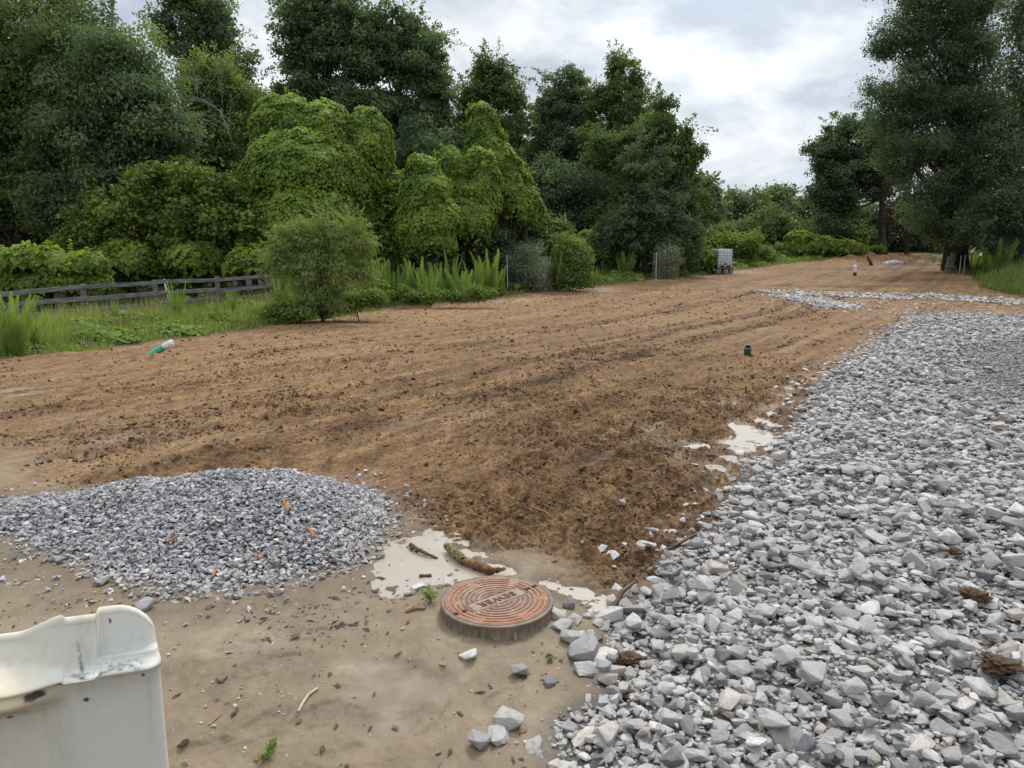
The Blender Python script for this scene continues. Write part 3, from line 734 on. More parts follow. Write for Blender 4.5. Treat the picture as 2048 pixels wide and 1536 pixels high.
def mound():
    n0 = 85000
    X = rng.uniform(-5.2, -0.3, n0); Y = rng.uniform(3.2, 6.6, n0)
    h = mound_h(X, Y)
    k = (h > -0.01) | ((h > -0.07) & (rng.random(n0) < 0.28)) | ((h > -0.22) & (rng.random(n0) < 0.03)); X, Y, h = X[k], Y[k], h[k]; n = len(X)
    size = np.clip(np.exp(rng.normal(math.log(.0265), .33, n)), .012, .05)
    z = np.where(h > 0, h, 0) + rng.uniform(-0.022, 0.012, n) + H(X, Y, .02) * (h < 0.02) * 1.0 + .004
    pos = np.stack([X, Y, z], 1)
    tint = np.clip(rng.beta(2.0, 2.2, n), 0, 1)
    bulk('gravel_mound', pos, size, rand_rot(n, .5), rng.integers(0, len(VARC), n), tint, VARC, M['chip'], 'low mound of fine blue grey stone chips on the mud', 'gravel mound')
    # solid core below the chips
    gx = np.linspace(-5.2, -.3, 120); gy = np.linspace(3.2, 6.6, 90); XX, YY = np.meshgrid(gx, gy, indexing='ij'); hh = mound_h(XX, YY) - 0.02
    id_ = np.arange(XX.size).reshape(XX.shape); kk = (hh[:-1, :-1] > .012)
    F = np.stack([id_[:-1, :-1], id_[1:, :-1], id_[1:, 1:], id_[:-1, 1:]], -1)[kk]
    me = mesh_np('mound_core', np.stack([XX.ravel(), YY.ravel(), hh.ravel()], 1), F, {'tint': np.full(XX.size, .02)}, M['chip'], True)
    core = link('mound_core', me, bpy.data.objects['gravel_mound'])
mound()
# ------------------------------------------------------------------ foreground things
def zg(X, Y): return float(H(np.array([X]), np.array([Y]), 0.01)[0])
def on_ground(px, py):
    p = gnd(px, py); return np.array([p[0], p[1], zg(p[0], p[1])])

def build_barrier():
    root = empty('plastic_barrier', (-0.835, 1.60, 0.0), 'dirty white moulded plastic barrier with scooped top edge beside the gravel mound', 'barrier', rz=R(17))
    nu, L = 330, 1.75
    u = -L * (np.linspace(0, 1, nu) ** 1.55)
    TOP = 1.018
    rr = 0.085
    T = np.full(nu, TOP)
    k = u > -rr; T[k] = TOP - rr * 0.9 + 0.9 * np.sqrt(np.clip(rr ** 2 - (u[k] + rr) ** 2, 0, None))
    sc = sstep(-0.185, -0.31, u) * sstep(-1.15, -1.0, u)                          # scoop
    T = T - 0.052 * sc
    depth = 0.24
    nv = 260; nt = 18; nb = 24
    P = []; st = []; ye = []
    s = np.linspace(0, 1, nv) ** 0.5
    for i in range(nu):
        v = T[i] * s
        ui = u[i]
        led = 0.900 - 0.004 * sc[i]
        y = np.where(v < led, -0.03 * sstep(0.7, 0.0, v) - 0.10 * sstep(.35, .05, v), 0)
        up = sstep(led - 0.006, led + 0.010, v)
        slope = np.clip((v - led) / (TOP - led), 0, 1.1)
        lip = np.exp(-((v - led - 0.003) / 0.013) ** 2)
        y = y - 0.024 * lip - 0.006 * np.exp(-((v - led + 0.02) / 0.02) ** 2)
        y = y + up * (0.040 * slope - 0.012)
        corner = sstep(-0.128, -0.124, ui) * sstep(led + 0.034, led + 0.039, v)   # recessed corner panel
        y = y + 0.013 * corner
        ribm = sstep(-0.205, -0.190, ui) * sstep(-0.120, -0.128, ui) * up
        y = y - 0.020 * ribm
        # scoop: deep hollow above a bulging lip
        hol = sc[i] * sstep(led + 0.000, led + 0.03, v)
        y = y + 0.065 * hol * (0.6 + 0.4 * sstep(led, TOP - .05, v))
        bul = sc[i] * np.exp(-((v - led + 0.028) / 0.030) ** 2)
        y = y - 0.050 * bul
        below = sstep(-0.185, -0.225, ui) * sstep(led - 0.03, led - .09, v) * sstep(-1.2, -1.05, ui)   # panel step below the scoop
        y = y + 0.016 * below
        yr = 0.03 - np.sqrt(max(0.0, 0.03 ** 2 - max(0.0, ui + 0.03) ** 2))
        front = np.stack([np.full(nv, ui), y + yr, v], 1)
        fy, fz = front[-1, 1], front[-1, 2]
        by = depth - yr
        t = np.linspace(0, math.pi, nt + 2)[1:-1]
        rt = (by - fy) / 2
        tq = np.linspace(0, 1, nt); ro = 0.016
        topc = np.stack([np.full(nt, ui), fy + np.where(tq < .5, ro * (1 - np.cos(tq * math.pi)), ro + (by - fy - ro) * (tq - .5) * 2), fz + np.where(tq < .5, ro * np.sin(tq * math.pi), ro - (tq - .5) * 2 * (.8 * (by - fy)))], 1)
        back = np.stack([np.full(nb, ui), np.linspace(by, by + .12, nb), np.linspace(fz + ro - .8 * (by - fy), 0, nb)], 1)
        prof = np.concatenate([front, topc, back]); prof[:, 0] -= .34 * np.clip(prof[:, 1] - fy * 0, 0, None) * math.exp(ui / .3); P.append(prof)
        vv = prof[:, 2]; n2 = len(vv)
        scuff = (np.exp(-((vv - (led + 0.014)) / 0.009) ** 2) * np.clip(-.05 + 1.2 * fbm(np.full(n2, ui * 55), vv * 160, 5, 4, .65), 0, .8) + .5 * np.exp(-((vv - (led + 0.012 + .004 * math.sin(ui * 60))) / .0016) ** 2)) * sstep(-.2, -.16, ui) * sstep(-.02, -.05, ui)
        line = np.exp(-((ui + 0.127) / 0.0018) ** 2) * sstep(led + .03, led + .05, vv) * .5 + np.exp(-((vv - led - 0.037) / 0.0018) ** 2) * sstep(-.127, -.12, ui) * .4
        scr = np.exp(-((ui + 0.165 + 0.15 * (vv - .955)) / 0.0035) ** 2) * sstep(led, led + .02, vv) * sstep(.995, .955, vv) * np.clip(.5 + fbm(np.full(n2, ui * 90), vv * 60, 8, 2), 0, 1)
        chip = np.zeros(n2)
        for cu, cv, ru, rv in [(-.255, .883, .020, .011), (-.205, .897, .010, .006), (-.165, .835, .007, .005), (-.325, .813, .006, .004), (-.04, .878, .004, .004), (-.10, 1.005, .003, .006)]:
            chip = np.maximum(chip, sstep(1.2, .8, np.sqrt(((ui - cu) / ru) ** 2 + ((vv - cv) / rv) ** 2) + .35 * noise(np.full(n2, ui * 90), vv * 90, 3)))
        grime = sc[i] * np.exp(-((vv - led + .060) / .018) ** 2) * 0.55 * np.clip(.6 + fbm(np.full(n2, ui * 14), vv * 40, 11, 3), 0, 1)
        isf = np.arange(n2) < nv + nt
        st.append(np.clip(scuff + line + scr + chip + grime, 0, 1) * isf)
        ye.append(np.clip(0.95 * sc[i] * np.exp(-((vv - led + .025) / .035) ** 2) + .30 * sc[i] + .5 * sstep(TOP - .035, TOP + .02, vv) * np.clip(.5 + fbm(np.full(n2, ui * 12), vv * 12, 4, 2), 0, 1), 0, 1))
    n2 = P[0].shape[0]
    V = np.concatenate(P); id_ = np.arange(nu * n2).reshape(nu, n2)
    F = np.stack([id_[:-1, :-1], id_[:-1, 1:], id_[1:, 1:], id_[1:, :-1]], -1).reshape(-1, 4)
    # end cap at u = 0: bridge front and back columns
    m = min(nv, nb); ends = []
    fi = np.linspace(0, nv - 1, nb).astype(int)
    for q in range(nb - 1):
        ends.append((id_[0, fi[q]], id_[0, fi[q + 1]], id_[0, n2 - 1 - (q + 1)], id_[0, n2 - 1 - q]))
        ends.append((id_[-1, fi[q]], id_[-1, n2 - 1 - q], id_[-1, n2 - 1 - (q + 1)], id_[-1, fi[q + 1]]))
    F = np.concatenate([F, np.array(ends)])
    m = N('barrier_plastic'); v = m.coord('Object')
    n1 = m.noise(v, 7, 5, .6); n2_ = m.noise(v, 160, 3, .6); n3 = m.noise(v, 30, 5, .65)
    c = m.mix(m.rmp(n1, .35, .7, 0, .6), (0.66, 0.655, 0.60), (0.60, 0.575, 0.48))
    c = m.mix(m.math('MULTIPLY', m.attr('yellow'), .8), c, (0.58, 0.46, 0.26))
    c = m.mix(m.rmp(n2_, .66, .74, 0, .65), c, (0.22, 0.19, 0.15))
    c = m.mix(m.rmp(n3, .60, .78, 0, .30), c, (0.36, 0.33, 0.27))
    gs = m.noise(m.coord('Object', (22, 22, 2.5)), 1.0, 5, .65); c = m.mix(m.rmp(gs, .52, .78, 0, .42), c, (0.34, 0.29, 0.21)); scr_ = m.noise(m.coord('Object', (5, 5, 90)), 3.0, 3, .6); c = m.mix(m.rmp(scr_, .68, .74, 0, .35), c, (0.30, 0.28, 0.25))
    c = m.mix(m.attr('stain'), c, (0.060, 0.050, 0.044))
    p = m.pbsdf(c, m.rmp(n3, .3, .7, .38, .6), .4, 0, m.bump(m.noise(v, 90, 4, .6), .08, .003))
    p.inputs['Subsurface Weight'].default_value = 0.15; p.inputs['Subsurface Radius'].default_value = (.02, .018, .012); p.inputs['Subsurface Scale'].default_value = .5
    mat = m.done(p)
    me = mesh_np('barrier_shell', V, F, {'stain': np.concatenate(st), 'yellow': np.concatenate(ye)}, mat, True); me.set_sharp_from_angle(angle=R(50))
    link('barrier_shell', me, root)
build_barrier()

def build_manhole():
    c = MAN; ang = R(218)
    root = empty('manhole', (c[0], c[1], 0.0), 'rusty round sewer manhole cover in a mud splashed ring', 'manhole')
    zt = 0.10
    # --- cover: one height field in polar coordinates
    nr, na = 150, 420; r = np.linspace(0.0005, 0.268, nr); th = np.linspace(0, 2 * math.pi, na, endpoint=False)
    RR, TH = np.meshgrid(r, th, indexing='ij'); X = RR * np.cos(TH); Y = RR * np.sin(TH)
    q = (RR - 0.036) / 0.0258; fr = q - np.floor(q)
    h = 0.0042 * (sstep(0.02, 0.12, fr) * sstep(0.60, 0.50, fr)) * (RR > 0.036) * (RR < 0.258)
    # local axes of the label plate
    ax = X * math.cos(ang) + Y * math.sin(ang); ay = -X * math.sin(ang) + Y * math.cos(ang)
    plate = sstep(0.163, 0.160, np.abs(ax)) * sstep(0.042, 0.039, np.abs(ay + 0.0))
    gap = sstep(0.176, 0.172, np.abs(ax)) * sstep(0.054, 0.050, np.abs(ay))
    h = h * (1 - gap) + 0.0042 * plate
    # bosses breaking the outer rings
    for b in range(6):
        tb = ang + R(30 + 60 * b); dd = np.abs((TH - tb + math.pi) % (2 * math.pi) - math.pi) * RR
        m = sstep(0.026, 0.020, dd) * sstep(0.186, 0.190, RR) * sstep(0.262, 0.258, RR)
        h = h * (1 - m) + 0.0022 * m + m * 0.0018 * np.clip(noise(X * 120, Y * 120, 5) * 2, 0, 1)
    rim = sstep(0.258, 0.260, RR); h = np.maximum(h, 0.0042 * rim)
    slot = np.zeros_like(X)
    for sgn in (-1, 1):
        for rad, hl in ((0.205, 0.017), (0.252, 0.014)):
            slot = np.maximum(slot, (np.abs(ax - sgn * rad) < hl) & (np.abs(ay) < 0.0105))
    h = h - 0.028 * slot
    V = np.stack([X.ravel(), Y.ravel(), (zt + h).ravel()], 1)
    id_ = np.arange(nr * na).reshape(nr, na); nx = np.roll(id_, -1, 1)
    F = np.stack([id_[:-1], id_[1:], nx[1:], nx[:-1]], -1).reshape(-1, 4)
    nseg = fbm(X / .10, Y / .10, 9, 3)
    rust = np.clip(sstep(.155, .255, RR + 0.05 * nseg) + .22 * nseg + 0.40 * sstep(.05, -.22, Y - 0.2 * X), 0, 1)
    tan = np.clip(plate * .9 + 0.85 * sstep(.10, .75, fbm(X / .06 + 4, Y / .06, 14, 5, .6) + .4 * sstep(-.1, .25, Y)), 0, 1)
    m = N('cast_iron_cover'); v = m.coord('Object'); n1 = m.noise(v, 60, 5, .7); n2 = m.noise(v, 12, 4, .6)
    base = m.ramp(n1, [(0.3, (0.105, 0.060, 0.045)), (.7, (0.23, 0.125, 0.085))])
    rc = m.ramp(n1, [(0.3, (0.15, 0.062, 0.034)), (.55, (0.29, 0.115, 0.054)), (.8, (0.38, 0.20, 0.115))])
    col = m.mix(m.attr('rust'), base, rc)
    tc = m.ramp(n1, [(0.3, (0.20, 0.135, 0.100)), (.7, (0.40, 0.29, 0.215))])
    col = m.mix(m.math('MULTIPLY', m.attr('tan'), .8), col, tc)
    # ridge tops are scuffed bare and hold a dry film, by their raised level
    col = m.mix(m.math('MULTIPLY', m.attr('ridge'), m.rmp(n2, .35, .65, .15, .65)), col, m.mix(.5, rc, (0.50, 0.36, 0.25)))
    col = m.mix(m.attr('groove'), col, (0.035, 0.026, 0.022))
    mat = m.done(m.pbsdf(col, .6, .4, .15, m.bump(n1, .4, .002)))
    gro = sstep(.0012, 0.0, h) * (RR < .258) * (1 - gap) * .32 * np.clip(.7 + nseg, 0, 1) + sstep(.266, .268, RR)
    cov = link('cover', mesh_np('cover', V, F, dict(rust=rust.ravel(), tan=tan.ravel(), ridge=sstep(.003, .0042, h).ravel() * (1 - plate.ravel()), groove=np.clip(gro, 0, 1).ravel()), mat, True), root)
    cov.data.set_sharp_from_angle(angle=R(40))
    # lettering
    cu = bpy.data.curves.new('lettering', 'FONT'); cu.body = 'SEWER'; cu.align_x = 'CENTER'; cu.align_y = 'CENTER'; cu.size = 0.066; cu.extrude = 0.0016; cu.space_character = 1.18; cu.offset = 0.0009; cu.bevel_depth = 0.0004
    tmp = bpy.data.objects.new('tmp_text', cu); COL.objects.link(tmp)
    bpy.context.view_layer.update()
    me = bpy.data.meshes.new_from_object(tmp.evaluated_get(bpy.context.evaluated_depsgraph_get())); bpy.data.objects.remove(tmp)
    me.materials.clear(); me.materials.append(mat_plain('worn_letters', (0.085, 0.040, 0.030), .6, .4, .2)); me.name = 'lettering'
    lo = link('lettering', me, cov, (0, 0, zt + 0.0045 + 0.0014)); lo.rotation_euler = (0, 0, ang)
    # --- frame ring and riser, turned
    prof = [(0.270, zt - 0.03), (0.270, zt + 0.0032), (0.272, zt + 0.0045), (0.288, zt + 0.0045), (0.2915, zt + .002), (0.2925, zt - 0.006), (0.2915, zt - 0.012)]
    def turn(name, prof, mat, jit=0.0, parent=root):
        n = 220; t = np.linspace(0, 2 * math.pi, n, endpoint=False); V = []
        for (rad, z) in prof:
            rr = rad + jit * fbm(np.cos(t) * 6, np.sin(t) * 6 + z * 30, 3, 3) * (z < zt - .02)
            V.append(np.stack([rr * np.cos(t), rr * np.sin(t), np.full(n, z)], 1))
        V = np.concatenate(V); k = len(prof); id_ = np.arange(k * n).reshape(k, n); nx = np.roll(id_, -1, 1)
        F = np.stack([id_[:-1], nx[:-1], nx[1:], id_[1:]], -1).reshape(-1, 4)
        me = mesh_np(name, V, F, None, mat, True); me.set_sharp_from_angle(angle=R(45)); return link(name, me, parent)
    turn('frame_ring', prof, mat_noise('dark_iron', [(.3, (0.095, 0.070, 0.055)), (.7, (0.23, 0.165, 0.13))], 20, .55, .4, .4, .003))
    mm = N('splashed_concrete'); v = mm.coord('Object'); n1 = mm.noise(mm.coord('Object', (1, 1, .25)), 55, 5, .7); n2 = mm.noise(v, 10, 4, .6)
    cc = mm.ramp(mm.math('ADD', mm.math('MULTIPLY', n1, .7), mm.math('MULTIPLY', n2, .3)), [(.36, (0.10, 0.072, 0.047)), (.5, (0.17, 0.128, 0.088)), (.68, (0.27, 0.225, 0.18))])
    rp = [(0.2905, zt - .012), (0.2895, zt - .03), (0.291, zt - .05), (0.297, zt - .07), (0.305, zt - .085), (0.325, zt - .1), (0.345, zt - .125)]
    turn('riser', rp, mm.done(mm.pbsdf(cc, .75, .3, 0, mm.bump(n1, .6, .004))), .004)
    mb = MB()
    t = R(-72); P = np.array([[.293, zt - .03], [.300, zt - .055], [.312, zt - .08], [.33, zt - .105]])
    mb.tube([(p[0] * math.cos(t), p[0] * math.sin(t), p[1]) for p in P], [.006, .010, .011, .006], 8)
    mb.build('lug', mm.m, root, True)
build_manhole()

# loose stones on the mud
def loose(px, py, size, k, label, tint=None, tilt=.3, sink=.32, mat=None):
    p = on_ground(px, py)
    me = STONE_ME[k % len(STONE_ME)]
    if mat is not None:
        me = me.copy(); me.materials.clear(); me.materials.append(M[mat])
    o = link('stone', me)
    rot = rand_rot(1, tilt)[0] * size
    Mx = Matrix.Identity(4)
    V = np.array([v.co[:] for v in me.vertices]) @ rot.T
    for a in range(3):
        for b in range(3): Mx[a][b] = float(rot[a, b])
    Mx[0][3], Mx[1][3], Mx[2][3] = float(p[0]), float(p[1]), float(p[2] - V[:, 2].min() * (1 - sink))
    o.matrix_world = Mx
    return tag(o, label, 'stone', 'loose stones on the mud')

L_ = [(1041, 1352, .088, 3, 'pale pointed stone alone on the mud below the sewer cover'),
      (1102, 1368, .062, 9, 'small block shaped stone alone on the mud, between the pointed stone and the gravel'),
      (1020, 1452, .105, 5, 'topmost of three dark streaked stones in a row on the mud'),
      (999, 1474, .10, 8, 'middle of three streaked stones in a row on the mud'),
      (958, 1492, .085, 3, 'lowest and smallest of three streaked stones in a row on the mud'),
      (1168, 1312, .165, 7, 'large pale layered stone at the tip of the gravel edge below the sewer cover'),
      (1203, 1324, .125, 18, 'rounded stone leaning on the large layered stone at the gravel edge'),
      (1176, 1345, .095, 2, 'small grey stone tucked under the large layered stone'),
      (1212, 1352, .12, 21, 'dark bottomed stone below the rounded stone at the gravel edge'),
      (1135, 1222, .080, 6, 'dark wet stone on the mud right of the sewer cover'),
      (1197, 1252, .060, 11, 'brownish small cube of stone alone on the mud between cover and gravel'),
      (1176, 1240, .060, 14, 'small half dark stone beside the puddle end right of the cover'),
      (1229, 1118, .058, 4, 'small pale stone lying in the brown crumbly dirt behind the cover'),
      (1306, 1160, .085, 20, 'pale stone on the dirt just off the gravel edge behind the cover'),
      (896, 1170, .085, 8, 'greenish grey wedge of stone in the puddle behind the cover'),
      (836, 1172, .075, 16, 'flat greenish stone at the puddle edge nearer the gravel mound'),
      (819, 1182, .062, 19, 'pale rounded stone on the mud in front of the puddle'),
      (1226, 1198, .075, 10, 'dark wet stone beside the leaning bark strip at the gravel edge'),
      (492, 1243, .040, 13, 'white oval pebble on the mud below the gravel mound'),
      (1340, 1136, .105, 1, 'grey stone on the dirt at the gravel edge above the cover'),
      (290, 1216, .085, 17, 'flat white stone on the mud behind the barrier corner'),
      (208, 1168, .075, 0, 'dark slate piece on the mud behind the barrier top')]
for q in L_:
    loose(*q[:5], mat='dark_stone' if False else None)

def stick(name, pts, rad, mat, label, cat, n=8, jit=.0, group=None, lift=0.0):
    W = []
    for px, py, dz in pts:
        p = on_ground(px, py); W.append([p[0], p[1], max(p[2], WATER_A if p[1] < 6 else -1) + dz + lift])
    W = np.array(W); m = 5 * (len(W) - 1) + 1
    t = np.linspace(0, len(W) - 1, m); Wi = np.stack([np.interp(t, range(len(W)), W[:, i]) for i in range(3)], 1)
    rr = np.interp(t, range(len(W)), rad) * (1 + jit * rng.normal(size=m)); Wi += rng.normal(0, jit * np.mean(rad) * .35, Wi.shape)
    c = Wi.mean(0)
    mb = MB(); mb.tube(Wi - c, rr, n)
    o = mb.build(name, M[mat], None, True, angle=50); o.location = c
    return tag(o, label, cat, group)

# the rotten log in the puddle
lg = empty('fallen_branch', (0, 0, 0), 'short rotten branch, mossy at one end, lying in the puddle by the sewer cover', 'branch')
pa_, pb_, pc_, pd_ = [on_ground(*q) for q in ((893, 1096), (925, 1122), (952, 1134), (1000, 1143))]
zb = WATER_A + .018
mo = N('mossy_bark'); v_ = mo.coord('Object'); nn = mo.noise(v_, 45, 5, .7)
mo_m = mo.done(mo.pbsdf(mo.ramp(nn, [(.35, (0.045, 0.040, 0.020)), (.5, (0.16, 0.155, 0.06)), (.62, (0.34, 0.32, 0.19)), (.7, (0.10, 0.085, 0.05))]), .85, .2, 0, mo.bump(nn, 1.0, .01)))
def wob_tube(A, rad, n, j):
    A = np.array(A); m = 22; t = np.linspace(0, len(A) - 1, m); P = np.stack([np.interp(t, range(len(A)), A[:, i]) for i in range(3)], 1)
    rr = np.interp(t, range(len(A)), rad); V, F = tube_np(P, rr, n)
    V = V + rng.normal(0, j, V.shape); return V, F
mb = MB(); V, F = wob_tube([[pa_[0], pa_[1], zb + .02], [(pa_[0] + pb_[0]) / 2, (pa_[1] + pb_[1]) / 2, zb + .022], [pb_[0] + .01, pb_[1] - .01, zb + .012]], [.022, .029, .026], 12, .0025); mb.add(V, F); mb.f.append(tuple(range(11, -1, -1))); mb.build('mossy_bark', mo_m, lg, True)
mb = MB(); V, F = wob_tube([[pb_[0], pb_[1], zb + .010], [pc_[0], pc_[1] + .02, zb + .012], [pd_[0] - .06, pd_[1], zb + .010], [pd_[0], pd_[1], zb + .012]], [.021, .028, .024, .013], 12, .003); mb.add(V, F)
for q in range(7):
    a = rng.normal(0, .35); e = pd_ + np.array([.03 * math.cos(a), .03 * math.sin(a), 0]); mb.tube([[pd_[0] - .01, pd_[1] + .006 * (q - 3), zb + .01], [pd_[0] + .02, pd_[1] + .006 * (q - 3) + .01 * a, zb + .016 + .008 * rng.random()], [e[0] + .01, e[1] + .008 * (q - 3), zb + .02 + .015 * rng.random()]], [.004, .003, .001], 5)
mb.build('rotten_wood', mat_noise('rotten_wood', [(.3, (0.055, 0.026, 0.011)), (.5, (0.20, 0.098, 0.035)), (.72, (0.36, 0.20, 0.08))], 26, .7, .3, .9, .008, (1, 1, 1)), lg, True)
stick('stick', [(821, 1090, .02), (838, 1100, .022), (855, 1107, .018), (875, 1111, .004)], [.013, .014, .012, .006], 'brown_wood', 'dark curved stick half sunk in the puddle', 'stick', 8, .08)
stick('bark_piece', [(810, 1229, .008), (828, 1226, .012), (851, 1229, .008)], [.008, .015, .007], 'tan_wood', 'tan split piece of bark on the mud left of the sewer cover', 'bark', 6, .1)
stick('bark_piece', [(838, 1147, .006), (863, 1146, .007)], [.010, .010], 'brown_wood', 'short dark bark piece at the edge of the puddle', 'bark', 6, .1)
stick('bark_strip', [(1226, 1212, .01), (1243, 1196, .035), (1270, 1181, .06)], [.012, .015, .009], 'brown_wood', 'dark bark strip leaning against the gravel edge right of the puddle', 'bark', 6, .1)
stick('stick', [(1335, 1098, .02), (1375, 1086, .04), (1412, 1070, .06)], [.008, .010, .007], 'brown_wood', 'brown stick lying at the gravel edge above the sewer cover', 'stick', 7, .1)
stick('stick', [(597, 1428, .006), (606, 1412, .008), (617, 1397, .008), (635, 1384, .008)], [.0055, .006, .0065, .005], 'pale_wood', 'thin bleached stick lying on the mud in front', 'stick', 7, .08)
stick('stick', [(417, 1449, .004), (432, 1437, .005), (444, 1428, .004)], [.003, .0035, .002], 'tan_wood', 'short thin tan twig on the mud near the barrier', 'stick', 6, .08)
stick('stick', [(1300, 1049, .01), (1290, 1040, .01), (1060, 1020, .012), (1010, 1010, .008)], [.004, .004, .004, .003], 'tan_wood', 'long thin tan root lying across the crumbly dirt', 'stick', 5, .05) if False else None
for pts, lab in (([(1060, 1018, .02), (1090, 1032, .03), (1130, 1056, .02)], 'thin curved root on the crumbly dirt behind the puddle'),
                 ([(1040, 1060, .015), (1085, 1068, .02), (1130, 1062, .015)], 'thin straight root on the crumbly dirt nearest the sewer cover')):
    stick('root', pts, [.003, .004, .002], 'tan_wood', lab, 'root', 5, .05)
BARK = [(815, 1250, 'brown'), (660, 1355, 'brown'), (775, 1268, 'brown'), (705, 1252, 'brown'), (732, 1246, 'brown'), (528, 1240, 'brown'), (310, 1204, 'brown'), (450, 1360, 'brown'), (440, 1364, 'brown'), (538, 1290, 'brown'), (740, 1448, 'brown'),
        (672, 1450, 'brown'), (900, 1505, 'brown'), (475, 1420, 'brown'), (645, 1494, 'brown'), (920, 1428, 'brown'), (1125, 1432, 'brown'), (960, 1385, 'brown'), (735, 1162, 'brown'), (790, 1168, 'brown'), (762, 1150, 'brown')]
for i, (px, py, _) in enumerate(BARK):
    p = on_ground(px, py); a = rng.uniform(0, math.pi); l = rng.uniform(.018, .035)
    d = np.array([math.cos(a), math.sin(a) * .8, 0]) * l
    mb = MB(); mb.tube([-d, d * .1 + [0, 0, .004], d], [.003, rng.uniform(.006, .010), .003], 6)
    for k in range(len(mb.v)): mb.v[k] = (mb.v[k][0], mb.v[k][1], mb.v[k][2] * .6)
    o = mb.build('bark_piece', M['brown_wood'], None, True, angle=40); o.location = (p[0], p[1], max(p[2], WATER_A) + .004)
    tag(o, 'small dark brown bark chip lying flat on the wet mud', 'bark', 'bark chips on the mud')

# split wood on the mound
def on_mound(px, py):
    d = ray(px, py)
    for t in np.linspace(2.5, 7, 1500):
        p = CAM + d * t
        if p[2] < mound_h(p[0], p[1]) + .012: return p
    return p
for (a, b, wd, mat, lab) in [((567, 1002), (577, 1027), .017, 'orange_wood', 'long orange wood splinter near the top of the gravel mound'),
                             ((612, 1058), (634, 1080), .017, 'orange_wood', 'thick orange wood splinter on the right flank of the gravel mound'),
                             ((409, 1067), (431, 1050), .016, 'brown_wood', 'brown wood splinter on the middle of the gravel mound'),
                             ((341, 1087), (357, 1078), .013, 'orange_wood', 'small orange wood chip on the left middle of the gravel mound'),
                             ((425, 1159), (433, 1146), .016, 'orange_wood', 'short orange wood chip low on the front of the gravel mound'),
                             ((509, 1118), (526, 1122), .009, 'orange_wood', 'thin orange wood sliver lying level on the front of the gravel mound'),
                             ((707, 1099), (713, 1089), .011, 'orange_wood', 'tiny orange wood chip near the puddle end of the gravel mound'),
                             ((553, 1141), (557, 1150), .008, 'orange_wood', 'tiniest orange chip near the foot of the gravel mound')]:
    A = on_mound(*a); B = on_mound(*b); A[2] += .016; B[2] += .018; c = (A + B) / 2; d = B - A
    L = np.linalg.norm(d); ex = d / L; ez = np.array([0, -.35, 1.0]); ez -= ex * (ez @ ex); ez /= np.linalg.norm(ez); ey = np.cross(ez, ex)
    mb = MB(); n = 7
    for k in range(n):
        t = k / (n - 1); w = wd * .72 * (0.45 + 1.1 * math.sin(math.pi * (0.12 + .76 * t))) * rng.uniform(.8, 1.1); o_ = rng.normal(0, .002); zz = .006 * math.sin(math.pi * t)
        for sy, sz in ((-1, -1), (1, -1), (1, 1), (-1, 1)): mb.v.append(tuple(d * (t - .5) + ey * (sy * w / 2 + o_) + ez * (sz * .004 + zz)))
    for k in range(n - 1):
        for j in range(4): mb.f.append((k * 4 + j, k * 4 + (j + 1) % 4, k * 4 + 4 + (j + 1) % 4, k * 4 + 4 + j))
    mb.f += [(3, 2, 1, 0), tuple((n - 1) * 4 + j for j in range(4))]
    o = mb.build('wood_splinter', M[mat]); o.location = c
    tag(o, lab, 'wood splinter', 'wood splinters on the gravel mound')

# clods of mud on the gravel
for k, (px, py, s) in enumerate([(1945, 1244, .13), (1995, 1392, .14), (1872, 1185, .07), (1905, 1150, .08), (1240, 1392, .10), (1258, 1330, .10)]):
    p = gnd(px, py); z = H0(p[0], p[1]) + float(gravel_h(np.array([p[0]]), np.array([p[1]]))[0])
    mb = bmesh.new(); bmesh.ops.create_icosphere(mb, subdivisions=5, radius=.5)
    V = np.array([v.co[:] for v in mb.verts]); 
    dsp = 1 + .35 * fbm(V[:, 0] * 2.4 + k * 9 + V[:, 2] * 1.7, V[:, 1] * 2.4 + V[:, 2] * 3.3, 5, 5, .62) + .3 * (0.4 - np.abs(noise(V[:, 0] * 7 + k, V[:, 1] * 7 + V[:, 2] * 5, 9)))
    V = V * dsp[:, None] * np.array([1.0, .9, .42])
    F = np.array([[v.index for v in f.verts] for f in mb.faces]); mb.free()
    o = link('dirt_clod', mesh_np('dirt_clod', V * s, F, None, M['clod'], True)); o.location = (p[0], p[1], z + (.035 if px > 1500 else -.005))
    tag(o, ['brown dirt clod among the stones at the right', 'large brown dirt clod in the bottom right stones', 'small dirt clod left of the biggest clods', 'flat dirt clod near the upper right stones', 'dirt clod under the stones at the near gravel edge', 'dirt clod beside the layered stone at the gravel edge'][k], 'dirt clod', 'dirt clods on the gravel')

